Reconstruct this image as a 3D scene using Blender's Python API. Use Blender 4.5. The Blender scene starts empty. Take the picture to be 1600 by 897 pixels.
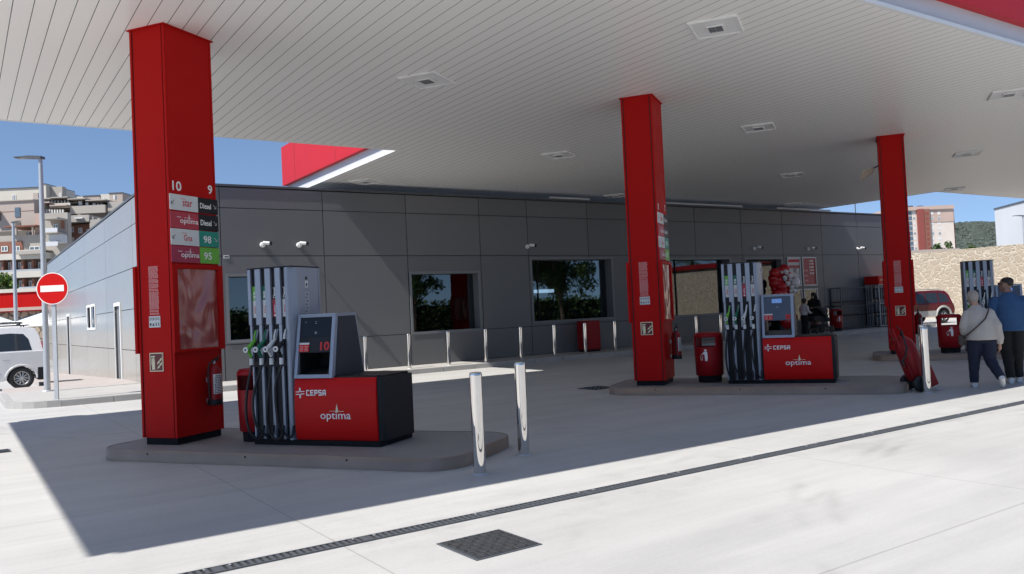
import bpy, bmesh, math, random
from math import sin, cos, pi, radians, sqrt
from mathutils import Vector, Matrix, noise as mnoise
random.seed(7)
scene = bpy.context.scene
COL = scene.collection

# ------------------------------------------------------------------ camera
cam_data = bpy.data.cameras.new('camera')
cam = bpy.data.objects.new('camera', cam_data); COL.objects.link(cam)
cam_data.sensor_width = 36.0
cam_data.lens = 1292.46 / 1600 * 36.0
cam_data.clip_start = 0.05; cam_data.clip_end = 6000
PITCH, ROLL, YAW = radians(1.6054), radians(-2.6594), radians(56.0459)
def cam_rows():
    cy, sy = cos(YAW), sin(YAW); cp, sp = cos(PITCH), sin(PITCH); cr, sr = cos(ROLL), sin(ROLL)
    M = Matrix(((sy, -cy, 0), (0, 0, -1), (cy, sy, 0)))
    P = Matrix(((1, 0, 0), (0, cp, sp), (0, -sp, cp)))
    Q = Matrix(((cr, -sr, 0), (sr, cr, 0), (0, 0, 1)))
    return Q @ P @ M
_M = cam_rows()
mw = Matrix.Identity(4)
for i in range(3):
    mw[i][0] = _M[0][i]; mw[i][1] = -_M[1][i]; mw[i][2] = -_M[2][i]
mw[0][3], mw[1][3], mw[2][3] = 0, 0, 1.55
cam.matrix_world = mw
scene.camera = cam

# ------------------------------------------------------------------ world and sun
KX, KY = 0.79, 0.088                       # the sunbeam moves this far in X and Y for each metre it falls
sun_vec = Vector((-KX, -KY, 1.0)).normalized()     # towards the sun
elev = math.asin(sun_vec.z)
azim = math.atan2(sun_vec.x, sun_vec.y)            # clockwise from +Y
world = bpy.data.worlds.new('World'); scene.world = world
world.use_nodes = True
wn = world.node_tree
bg = wn.nodes['Background']
sky = wn.nodes.new('ShaderNodeTexSky'); sky.sky_type = 'NISHITA'; sky.sun_disc = False
sky.sun_elevation = elev; sky.sun_rotation = azim
sky.altitude = 1200; sky.air_density = 1.0; sky.dust_density = 0.0; sky.ozone_density = 2.2
_tc = wn.nodes.new('ShaderNodeTexCoord'); _va = wn.nodes.new('ShaderNodeVectorMath'); _va.operation = 'ADD'; _va.inputs[1].default_value = (0, 0, 0.13)
wn.links.new(_tc.outputs['Generated'], _va.inputs[0]); wn.links.new(_va.outputs[0], sky.inputs['Vector'])
wn.links.new(sky.outputs[0], bg.inputs[0]); bg.inputs[1].default_value = 0.105
sun_d = bpy.data.lights.new('sun', 'SUN'); sun_d.energy = 4.6; sun_d.angle = radians(0.53); sun_d.color = (1.0, 0.955, 0.89)
sun = bpy.data.objects.new('sun', sun_d); COL.objects.link(sun)
sun.rotation_euler = sun_vec.to_track_quat('Z', 'Y').to_euler(); sun.location = (-20, 0, 30)
scene.view_settings.view_transform = 'Standard'; scene.view_settings.look = 'None'
scene.view_settings.gamma = 1.0; scene.view_settings.use_curve_mapping = False
scene.view_settings.exposure = 0.58
scene.render.engine = 'CYCLES'
scene.cycles.max_bounces = 8; scene.cycles.diffuse_bounces = 5; scene.cycles.glossy_bounces = 5
scene.cycles.transparent_max_bounces = 12
scene.cycles.sample_clamp_indirect = 3.0; scene.cycles.use_adaptive_sampling = True; scene.cycles.adaptive_threshold = 0.003; scene.cycles.denoising_prefilter = 'ACCURATE'; scene.cycles.caustics_reflective = False; scene.cycles.caustics_refractive = False

# ------------------------------------------------------------------ materials
def newmat(name):
    m = bpy.data.materials.new(name); m.use_nodes = True
    return m, m.node_tree, m.node_tree.nodes['Principled BSDF']
def N(nt, typ, **kw):
    n = nt.nodes.new(typ)
    for k, v in kw.items():
        if k == 'op': n.operation = v
        else: setattr(n, k, v)
    return n
def setc(sock, c): sock.default_value = (c[0], c[1], c[2], 1)
def mat(name, col, rough=0.5, metal=0.0, var=0.12, vscale=3.0, bump=0.0, bscale=30.0, spec=0.5, coat=0.0, rvar=0.1):
    m, nt, b = newmat(name)
    geo = N(nt, 'ShaderNodeTexCoord')
    no = N(nt, 'ShaderNodeTexNoise'); no.inputs['Scale'].default_value = vscale; no.inputs['Detail'].default_value = 6
    nt.links.new(geo.outputs['Object'], no.inputs['Vector'])
    mx = N(nt, 'ShaderNodeMix', data_type='RGBA')
    setc(mx.inputs[6], [c * (1 - var) for c in col]); setc(mx.inputs[7], [min(1, c * (1 + var)) for c in col])
    nt.links.new(no.outputs['Fac'], mx.inputs[0]); nt.links.new(mx.outputs[2], b.inputs['Base Color'])
    mr = N(nt, 'ShaderNodeMapRange'); mr.inputs['To Min'].default_value = max(0.02, rough - rvar * rough); mr.inputs['To Max'].default_value = min(1, rough + rvar * rough)
    no2 = N(nt, 'ShaderNodeTexNoise'); no2.inputs['Scale'].default_value = vscale * 4; no2.inputs['Detail'].default_value = 4
    nt.links.new(geo.outputs['Object'], no2.inputs['Vector'])
    nt.links.new(no2.outputs['Fac'], mr.inputs[0]); nt.links.new(mr.outputs[0], b.inputs['Roughness'])
    b.inputs['Metallic'].default_value = metal
    b.inputs['Specular IOR Level'].default_value = spec
    b.inputs['Coat Weight'].default_value = coat
    if bump > 0:
        nb = N(nt, 'ShaderNodeTexNoise'); nb.inputs['Scale'].default_value = bscale; nb.inputs['Detail'].default_value = 5
        nt.links.new(geo.outputs['Object'], nb.inputs['Vector'])
        bp = N(nt, 'ShaderNodeBump'); bp.inputs['Strength'].default_value = bump; bp.inputs['Distance'].default_value = 0.02
        nt.links.new(nb.outputs['Fac'], bp.inputs['Height']); nt.links.new(bp.outputs[0], b.inputs['Normal'])
    return m

def panel_tone(m, amt):
    nt = m.node_tree; b = nt.nodes['Principled BSDF']; src = b.inputs['Base Color'].links[0].from_socket
    g_ = N(nt, 'ShaderNodeNewGeometry'); mr = N(nt, 'ShaderNodeMapRange'); mr.inputs['To Min'].default_value = 1 - amt; mr.inputs['To Max'].default_value = 1 + amt
    nt.links.new(g_.outputs['Random Per Island'], mr.inputs[0]); sc_ = N(nt, 'ShaderNodeVectorMath'); sc_.operation = 'SCALE'
    nt.links.new(src, sc_.inputs[0]); nt.links.new(mr.outputs[0], sc_.inputs['Scale']); nt.links.new(sc_.outputs[0], b.inputs['Base Color'])
def concrete_ground():
    m, nt, b = newmat('forecourt concrete')
    L = nt.links
    pos = N(nt, 'ShaderNodeNewGeometry')
    def noise(scale, detail=6, vec=None, rough=0.55):
        n = N(nt, 'ShaderNodeTexNoise'); n.inputs['Scale'].default_value = scale; n.inputs['Detail'].default_value = detail
        n.inputs['Roughness'].default_value = rough
        L.new(vec or pos.outputs['Position'], n.inputs['Vector']); return n.outputs['Fac']
    mp = N(nt, 'ShaderNodeMapping'); mp.inputs['Scale'].default_value = (0.35, 2.2, 1); mp.inputs['Rotation'].default_value = (0, 0, radians(12))
    L.new(pos.outputs['Position'], mp.inputs['Vector'])
    mp2 = N(nt, 'ShaderNodeMapping'); mp2.inputs['Scale'].default_value = (0.5, 9, 1); mp2.inputs['Rotation'].default_value = (0, 0, radians(34))
    L.new(pos.outputs['Position'], mp2.inputs['Vector'])
    def math_(op, a, b_=None, c=None):
        n = N(nt, 'ShaderNodeMath', op=op)
        for i, v in enumerate((a, b_, c)):
            if v is None: continue
            if isinstance(v, (int, float)): n.inputs[i].default_value = v
            else: L.new(v, n.inputs[i])
        return n.outputs[0]
    f = math_('MULTIPLY_ADD', noise(0.35, 5), 0.34, 0.0)
    f = math_('ADD', f, math_('MULTIPLY', noise(1.0, 7, mp.outputs[0], 0.6), 0.36))
    f = math_('ADD', f, math_('MULTIPLY', noise(1.0, 5, mp2.outputs[0], 0.6), 0.16))
    f = math_('ADD', f, math_('MULTIPLY', noise(38, 3), 0.14))
    cr = N(nt, 'ShaderNodeValToRGB')
    cr.color_ramp.elements[0].position = 0.33; cr.color_ramp.elements[0].color = (0.36, 0.358, 0.35, 1)
    cr.color_ramp.elements[1].position = 0.66; cr.color_ramp.elements[1].color = (0.52, 0.515, 0.50, 1)
    L.new(f, cr.inputs[0])
    # joints between the slabs and tyre scuffs
    sx = N(nt, 'ShaderNodeSeparateXYZ'); L.new(pos.outputs['Position'], sx.inputs[0])
    def line(coord, period, off, w):
        t = math_('DIVIDE', math_('ADD', coord, off), period)
        fr = math_('ABSOLUTE', math_('SUBTRACT', math_('FRACT', t), 0.5))
        return math_('GREATER_THAN', fr, 0.5 - w / period)
    j = math_('MAXIMUM', line(sx.outputs[0], 4.6, 2.45, 0.006), line(sx.outputs[1], 4.9, 1.95, 0.006))
    wob = noise(1.2, 3)
    arcs = None
    for (cx_, cy_, R_) in ((9.2, -1.2, 6.35), (9.2, -1.2, 6.62), (9.1, -1.3, 7.9), (9.1, -1.3, 8.12), (16, 22, 16.5), (16, 22, 16.9), (3, 16, 12.2)):
        dx = math_('SUBTRACT', sx.outputs[0], cx_); dy = math_('SUBTRACT', sx.outputs[1], cy_)
        d = math_('SQRT', math_('ADD', math_('MULTIPLY', dx, dx), math_('MULTIPLY', dy, dy)))
        d = math_('ADD', d, math_('MULTIPLY', wob, 0.25))
        s = math_('SUBTRACT', 1.0, math_('DIVIDE', math_('ABSOLUTE', math_('SUBTRACT', d, R_ + 0.12)), 0.09))
        s = math_('MAXIMUM', s, 0.0)
        arcs = s if arcs is None else math_('MAXIMUM', arcs, s)
    patch = N(nt, 'ShaderNodeMapRange'); patch.inputs['From Min'].default_value = 0.48; patch.inputs['From Max'].default_value = 0.66
    L.new(noise(0.6, 3), patch.inputs[0])
    arcs = math_('MULTIPLY', math_('MULTIPLY', arcs, patch.outputs[0]), 0.30)
    dirt = math_('ADD', math_('MULTIPLY', j, 0.36), arcs)
    # grime gathered along the drain channel, and faint general soiling
    dd_ = math_('ABSOLUTE', math_('SUBTRACT', sx.outputs[1], 5.44))
    near = math_('MAXIMUM', math_('SUBTRACT', 1.0, math_('DIVIDE', dd_, 0.9)), 0.0)
    soil = N(nt, 'ShaderNodeMapRange'); soil.inputs['From Min'].default_value = 0.5; soil.inputs['From Max'].default_value = 0.75
    L.new(noise(2.3, 8, None, 0.7), soil.inputs[0])
    dirt = math_('ADD', dirt, math_('MULTIPLY', math_('MULTIPLY', soil.outputs[0], math_('ADD', math_('MULTIPLY', near, 0.5), 0.10)), 0.45))
    # oil drips
    vo = N(nt, 'ShaderNodeTexVoronoi'); vo.inputs['Scale'].default_value = 0.8; L.new(pos.outputs['Position'], vo.inputs['Vector'])
    sp = math_('MULTIPLY', math_('LESS_THAN', vo.outputs['Distance'], 0.022), 0.5)
    dirt = math_('MINIMUM', math_('ADD', dirt, sp), 0.8)
    mx = N(nt, 'ShaderNodeMix', data_type='RGBA'); L.new(dirt, mx.inputs[0]); L.new(cr.outputs[0], mx.inputs[6]); setc(mx.inputs[7], (0.09, 0.085, 0.08))
    L.new(mx.outputs[2], b.inputs['Base Color'])
    b.inputs['Roughness'].default_value = 0.62; b.inputs['Specular IOR Level'].default_value = 0.35
    bp = N(nt, 'ShaderNodeBump'); bp.inputs['Strength'].default_value = 0.25; bp.inputs['Distance'].default_value = 0.01
    L.new(math_('SUBTRACT', f, math_('MULTIPLY', j, 0.5)), bp.inputs['Height']); L.new(bp.outputs[0], b.inputs['Normal'])
    return m

def stone_mat(name, light, dark, mortar, scale):
    m, nt, b = newmat(name); L = nt.links
    tc = N(nt, 'ShaderNodeNewGeometry')
    nz = N(nt, 'ShaderNodeTexNoise'); nz.inputs['Scale'].default_value = 3; L.new(tc.outputs['Position'], nz.inputs['Vector'])
    ad = N(nt, 'ShaderNodeMix', data_type='RGBA', blend_type='LINEAR_LIGHT'); ad.inputs[0].default_value = 0.12
    L.new(tc.outputs['Position'], ad.inputs[6]); L.new(nz.outputs['Color'], ad.inputs[7])
    ve = N(nt, 'ShaderNodeTexVoronoi', feature='DISTANCE_TO_EDGE'); ve.inputs['Scale'].default_value = scale
    vc = N(nt, 'ShaderNodeTexVoronoi'); vc.inputs['Scale'].default_value = scale
    L.new(ad.outputs[2], ve.inputs['Vector']); L.new(ad.outputs[2], vc.inputs['Vector'])
    n2 = N(nt, 'ShaderNodeTexNoise'); n2.inputs['Scale'].default_value = 9; n2.inputs['Detail'].default_value = 6; L.new(tc.outputs['Position'], n2.inputs['Vector'])
    mx = N(nt, 'ShaderNodeMix', data_type='RGBA'); setc(mx.inputs[6], dark); setc(mx.inputs[7], light)
    sep = N(nt, 'ShaderNodeSeparateColor'); L.new(vc.outputs['Color'], sep.inputs[0])
    ma = N(nt, 'ShaderNodeMath', op='MULTIPLY_ADD'); ma.inputs[1].default_value = 0.5; L.new(sep.outputs[0], ma.inputs[0]); 
    mb_ = N(nt, 'ShaderNodeMath', op='MULTIPLY'); mb_.inputs[1].default_value = 0.6; L.new(n2.outputs['Fac'], mb_.inputs[0]); L.new(mb_.outputs[0], ma.inputs[2])
    L.new(ma.outputs[0], mx.inputs[0])
    mr = N(nt, 'ShaderNodeMapRange'); mr.inputs['From Min'].default_value = 0.05; mr.inputs['From Max'].default_value = 0.1; L.new(ve.outputs['Distance'], mr.inputs[0])
    m2 = N(nt, 'ShaderNodeMix', data_type='RGBA'); setc(m2.inputs[6], mortar); L.new(mx.outputs[2], m2.inputs[7]); L.new(mr.outputs[0], m2.inputs[0])
    L.new(m2.outputs[2], b.inputs['Base Color']); b.inputs['Roughness'].default_value = 0.9
    bp = N(nt, 'ShaderNodeBump'); bp.inputs['Strength'].default_value = 0.7; bp.inputs['Distance'].default_value = 0.05; L.new(mr.outputs[0], bp.inputs['Height']); L.new(bp.outputs[0], b.inputs['Normal'])
    return m

def glass_mat(name, tint=(0.5, 0.52, 0.53), refl=0.18):
    m, nt, b = newmat(name); L = nt.links
    nt.nodes.remove(b); out = nt.nodes['Material Output']
    tr = N(nt, 'ShaderNodeBsdfTransparent'); setc(tr.inputs[0], tint)
    gl = N(nt, 'ShaderNodeBsdfGlossy'); gl.inputs['Roughness'].default_value = 0.01; setc(gl.inputs[0], (0.9, 0.95, 0.95))
    fr = N(nt, 'ShaderNodeFresnel'); fr.inputs['IOR'].default_value = 1.55
    ad = N(nt, 'ShaderNodeMath', op='ADD'); ad.inputs[1].default_value = refl; L.new(fr.outputs[0], ad.inputs[0]); ad.use_clamp = True
    mx = N(nt, 'ShaderNodeMixShader'); L.new(ad.outputs[0], mx.inputs[0]); L.new(tr.outputs[0], mx.inputs[1]); L.new(gl.outputs[0], mx.inputs[2])
    L.new(mx.outputs[0], out.inputs[0])
    return m

def leaf_mat(name, a, c):
    m, nt, b = newmat(name); L = nt.links
    tc = N(nt, 'ShaderNodeNewGeometry')
    n1 = N(nt, 'ShaderNodeTexNoise'); n1.inputs['Scale'].default_value = 1.6; L.new(tc.outputs['Position'], n1.inputs['Vector'])
    ad = N(nt, 'ShaderNodeMath', op='MULTIPLY_ADD'); ad.inputs[1].default_value = 0.5; L.new(tc.outputs['Random Per Island'], ad.inputs[0]); 
    m3 = N(nt, 'ShaderNodeMath', op='MULTIPLY_ADD'); m3.inputs[1].default_value = 0.9; m3.inputs[2].default_value = -0.2; L.new(n1.outputs['Fac'], m3.inputs[0]); L.new(m3.outputs[0], ad.inputs[2])
    mx = N(nt, 'ShaderNodeMix', data_type='RGBA'); setc(mx.inputs[6], a); setc(mx.inputs[7], c); L.new(ad.outputs[0], mx.inputs[0])
    L.new(mx.outputs[2], b.inputs['Base Color']); b.inputs['Roughness'].default_value = 0.6; b.inputs['Specular IOR Level'].default_value = 0.25
    return m

def foil_mat():
    m, nt, b = newmat('wavy clear plastic sheet over red board'); L = nt.links
    tc = N(nt, 'ShaderNodeTexCoord')
    setc(b.inputs['Base Color'], (0.30, 0.045, 0.04)); b.inputs['Roughness'].default_value = 0.25; b.inputs['Coat Weight'].default_value = 0.35; b.inputs['Coat Roughness'].default_value = 0.03
    b.inputs['Specular IOR Level'].default_value = 0.9; b.inputs['IOR'].default_value = 1.6
    mp = N(nt, 'ShaderNodeMapping'); mp.inputs['Scale'].default_value = (1, 1.3, 0.9); L.new(tc.outputs['Object'], mp.inputs[0])
    n1 = N(nt, 'ShaderNodeTexNoise'); n1.inputs['Scale'].default_value = 1.9; n1.inputs['Detail'].default_value = 0.0; n1.inputs['Distortion'].default_value = 1.2; L.new(mp.outputs[0], n1.inputs['Vector'])
    bp = N(nt, 'ShaderNodeBump'); bp.inputs['Strength'].default_value = 1.0; bp.inputs['Distance'].default_value = 0.07; L.new(n1.outputs['Fac'], bp.inputs['Height'])
    L.new(bp.outputs[0], b.inputs['Normal']); L.new(bp.outputs[0], b.inputs['Coat Normal'])
    return m

def emis(name, col, s):
    m, nt, b = newmat(name); setc(b.inputs['Base Color'], (0.02, 0.02, 0.02)); setc(b.inputs['Emission Color'], col); b.inputs['Emission Strength'].default_value = s
    return m

M = {}
M['ground'] = concrete_ground()
M['pave'] = mat('pavement concrete', (0.40, 0.39, 0.375), 0.8, var=0.16, vscale=2.2, bump=0.3)
M['pinkpave'] = mat('pinkish tactile paving', (0.40, 0.36, 0.34), 0.85, var=0.15, vscale=4, bump=0.4, bscale=14)
M['kerb'] = mat('kerb stone', (0.36, 0.355, 0.345), 0.75, var=0.2, vscale=1.7, bump=0.25)
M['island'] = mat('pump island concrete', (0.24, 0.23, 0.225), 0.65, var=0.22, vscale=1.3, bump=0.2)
M['islandsteel'] = mat('dull steel kerb edging', (0.28, 0.205, 0.155), 0.40, metal=0.25, spec=0.3, var=0.3, vscale=2.5, rvar=0.35, bump=0.08, bscale=6)
M['asphalt'] = mat('asphalt', (0.055, 0.055, 0.057), 0.9, var=0.25, vscale=5, bump=0.4, bscale=60)
M['whitepaint'] = mat('white road paint', (0.72, 0.72, 0.70), 0.7, var=0.1)
M['ceil'] = mat('white enamelled ceiling plank', (0.90, 0.885, 0.85), 0.36, var=0.0, vscale=0.5, spec=0.65, rvar=0.0)
M['ceilgap'] = mat('shadow gap', (0.09, 0.09, 0.09), 0.8)
M['white'] = mat('white painted metal', (0.78, 0.78, 0.77), 0.4, var=0.04)
M['lightgrey'] = mat('pale grey painted metal', (0.55, 0.56, 0.58), 0.45, var=0.06)
M['red'] = mat('red painted metal', (0.42, 0.009, 0.008), 0.5, var=0.07, vscale=1.4, spec=0.06, rvar=0.25)
M['redfascia'] = mat('red fascia panel', (0.47, 0.020, 0.030), 0.5, var=0.05, spec=0.2)
M['redgloss'] = mat('red glossy panel', (0.52, 0.010, 0.009), 0.3, var=0.06, vscale=2, spec=0.10)
M['darkred'] = mat('dark red plastic', (0.24, 0.006, 0.009), 0.42, var=0.12, vscale=3, spec=0.3)
M['binred'] = mat('red bin plastic', (0.29, 0.006, 0.010), 0.45, var=0.12, vscale=3, spec=0.25)
M['black'] = mat('black plastic', (0.014, 0.015, 0.018), 0.45, var=0.2, vscale=6, spec=0.22)
M['matblack'] = mat('matt black', (0.010, 0.010, 0.011), 0.8, var=0.2, spec=0.2)
M['rubber'] = mat('black rubber', (0.009, 0.009, 0.010), 0.6, var=0.2, vscale=8)
M['darkgrey'] = mat('charcoal grey metal', (0.075, 0.083, 0.095), 0.45, var=0.08)
M['shield'] = mat('dark blue grey shield', (0.028, 0.034, 0.045), 0.45, var=0.1, spec=0.3)
M['silver'] = mat('silver painted metal', (0.27, 0.30, 0.36), 0.38, metal=0.3, var=0.06, vscale=2)
M['chrome'] = mat('polished stainless steel', (0.72, 0.70, 0.67), 0.035, metal=1.0, var=0.03, rvar=0.4)
M['steel'] = mat('galvanised steel', (0.46, 0.48, 0.50), 0.45, metal=0.5, var=0.12, vscale=4)
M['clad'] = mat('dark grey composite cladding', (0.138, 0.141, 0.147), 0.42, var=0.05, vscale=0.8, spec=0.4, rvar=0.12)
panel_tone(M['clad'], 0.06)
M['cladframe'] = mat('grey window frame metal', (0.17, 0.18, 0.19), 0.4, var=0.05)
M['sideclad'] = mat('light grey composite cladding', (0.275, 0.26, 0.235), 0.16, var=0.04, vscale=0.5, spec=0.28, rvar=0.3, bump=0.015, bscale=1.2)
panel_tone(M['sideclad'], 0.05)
M['gapdark'] = mat('dark joint', (0.02, 0.02, 0.022), 0.8)
M['glass'] = glass_mat('window glass', (0.42, 0.45, 0.46), 0.07)
M['interior'] = mat('shop interior wall', (0.22, 0.20, 0.17), 0.8, var=0.15)
M['wood'] = mat('brown interior door', (0.20, 0.12, 0.05), 0.6, var=0.2)
M['stone'] = stone_mat('cream crazy stone masonry', (0.41, 0.345, 0.265), (0.34, 0.28, 0.21), (0.50, 0.44, 0.35), 3.5)
M['stonebrown'] = stone_mat('brown rubble masonry', (0.42, 0.34, 0.25), (0.20, 0.15, 0.11), (0.12, 0.10, 0.08), 1.6)
M['green'] = mat('bright green label', (0.13, 0.42, 0.04), 0.45, var=0.03)
M['dgreen'] = mat('dark green label', (0.0, 0.13, 0.07), 0.45, var=0.03)
M['teal'] = mat('teal panel', (0.0, 0.24, 0.17), 0.45, var=0.03)
M['panelred'] = mat('faded crimson panel', (0.42, 0.03, 0.055), 0.45, var=0.05)
M['pinkred'] = mat('magenta red panel', (0.33, 0.02, 0.06), 0.45, var=0.05)
M['offwhite'] = mat('off white panel', (0.60, 0.61, 0.60), 0.5, var=0.04)
M['ink'] = mat('dark ink', (0.02, 0.02, 0.02), 0.6)
M['redink'] = mat('red ink', (0.5, 0.01, 0.03), 0.6)
M['letter'] = mat('white lettering', (0.80, 0.78, 0.76), 0.5, var=0.02)
M['notice'] = mat('pale pink printed text', (0.62, 0.30, 0.29), 0.6)
M['cream'] = mat('cream plate', (0.72, 0.66, 0.45), 0.5, var=0.04)
M['maroon'] = mat('dark maroon plate', (0.12, 0.01, 0.012), 0.5)
M['foil'] = foil_mat()
M['screen'] = mat('dark display glass', (0.008, 0.009, 0.012), 0.2, var=0.1, spec=0.25)
M['lcd'] = emis('lit blue display', (0.10, 0.22, 0.55), 0.55)
M['ledred'] = mat('red numerals', (0.5, 0.01, 0.01), 0.5)
M['bluegrey'] = mat('blue grey plastic', (0.05, 0.07, 0.11), 0.4, var=0.1)
M['lens'] = mat('smoked lens', (0.01, 0.01, 0.012), 0.1)
M['vanwhite'] = mat('white car paint', (0.66, 0.66, 0.67), 0.22, var=0.02, coat=0.6)
M['suvred'] = mat('dark red car paint', (0.09, 0.006, 0.012), 0.25, var=0.05, coat=0.3, spec=0.3)
M['suvgrey'] = mat('pale grey lower body paint', (0.36, 0.35, 0.34), 0.4, var=0.05)
M['carglass'] = mat('tinted car glass', (0.02, 0.024, 0.028), 0.05, var=0.1, spec=0.8)
M['alloy'] = mat('alloy wheel', (0.55, 0.55, 0.56), 0.3, metal=0.7)
M['taillight'] = mat('red tail lamp', (0.35, 0.005, 0.01), 0.15)
M['bark'] = mat('bark', (0.10, 0.07, 0.05), 0.9, var=0.3, bump=0.6)
M['leaf'] = leaf_mat('leaves', (0.018, 0.035, 0.012), (0.07, 0.12, 0.03))
M['leaflight'] = leaf_mat('light green leaves', (0.06, 0.12, 0.02), (0.18, 0.28, 0.05))
M['balloonred'] = mat('red balloon', (0.48, 0.01, 0.015), 0.18, var=0.05)
M['balloonwhite'] = mat('white balloon', (0.75, 0.72, 0.72), 0.2, var=0.05)
M['poster'] = mat('printed poster sheet', (0.55, 0.53, 0.52), 0.4, var=0.05)
M['posterred'] = mat('red poster sheet', (0.32, 0.02, 0.03), 0.35, var=0.08)
M['skin'] = mat('skin', (0.42, 0.24, 0.17), 0.55, var=0.1)
M['skindark'] = mat('tanned skin', (0.22, 0.12, 0.085), 0.55, var=0.1)
M['hairdark'] = mat('dark hair', (0.018, 0.014, 0.012), 0.7, var=0.3, bump=0.6, bscale=90)
M['hairgrey'] = mat('grey hair', (0.34, 0.29, 0.25), 0.8, var=0.3, vscale=25, bump=0.8, bscale=60)
M['creamcloth'] = mat('cream jacket cloth', (0.46, 0.41, 0.36), 0.9, var=0.1, vscale=9, bump=0.5, bscale=22)
M['bluecloth'] = mat('blue shirt cloth', (0.028, 0.078, 0.175), 0.9, var=0.15, vscale=9, bump=0.5, bscale=22)
M['navy'] = mat('navy denim', (0.012, 0.016, 0.035), 0.9, var=0.3, vscale=9, bump=0.6, bscale=25)
M['blackcloth'] = mat('black cloth', (0.008, 0.008, 0.009), 0.9, var=0.3, bump=0.5, bscale=25)
M['greycloth'] = mat('dark grey pram cloth', (0.035, 0.033, 0.034), 0.9, var=0.3, bump=0.4)
M['whitecloth'] = mat('white shirt cloth', (0.5, 0.47, 0.46), 0.9, var=0.1, bump=0.4)
M['shoe'] = mat('white trainer', (0.66, 0.65, 0.62), 0.6, var=0.08)
M['brown'] = mat('brown strap', (0.06, 0.045, 0.04), 0.7)
M['floodbeige'] = mat('beige lamp housing', (0.42, 0.35, 0.25), 0.5)
M['canvas'] = mat('white parasol canvas', (0.80, 0.80, 0.78), 0.8, var=0.04)
M['hill'] = leaf_mat('haze tinted wooded hillside', (0.045, 0.058, 0.052), (0.085, 0.10, 0.078))  # distance haze is put into the leaf colour as a blue-grey tint
M['earth'] = mat('bare earth', (0.35, 0.24, 0.16), 0.9, var=0.2)
def wallm(name, c): return mat(name, c, 0.9, var=0.13, vscale=0.35, bump=0.1, bscale=4)
M['w_cream'] = wallm('cream render', (0.52, 0.49, 0.43)); M['w_beige'] = wallm('beige pink render', (0.40, 0.34, 0.30))
M['w_grey'] = wallm('greige render', (0.36, 0.335, 0.30)); M['w_brick'] = wallm('orange brick', (0.22, 0.10, 0.07))
M['w_dark'] = wallm('dark loggia', (0.13, 0.115, 0.10)); M['w_pink'] = wallm('pink render', (0.44, 0.33, 0.28))  # w_dark: loggia shade painted dark, then lightened in colour to stand for haze
M['w_tower'] = wallm('pale pink render', (0.60, 0.53, 0.47)); M['w_red'] = wallm('brick red render', (0.22, 0.055, 0.045))
M['w_white'] = wallm('white render', (0.56, 0.58, 0.60)); M['aptglass'] = mat('apartment window glass', (0.10, 0.14, 0.18), 0.15, var=0.3)
M['shutter'] = mat('white shutter', (0.62, 0.62, 0.60), 0.7)

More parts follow.
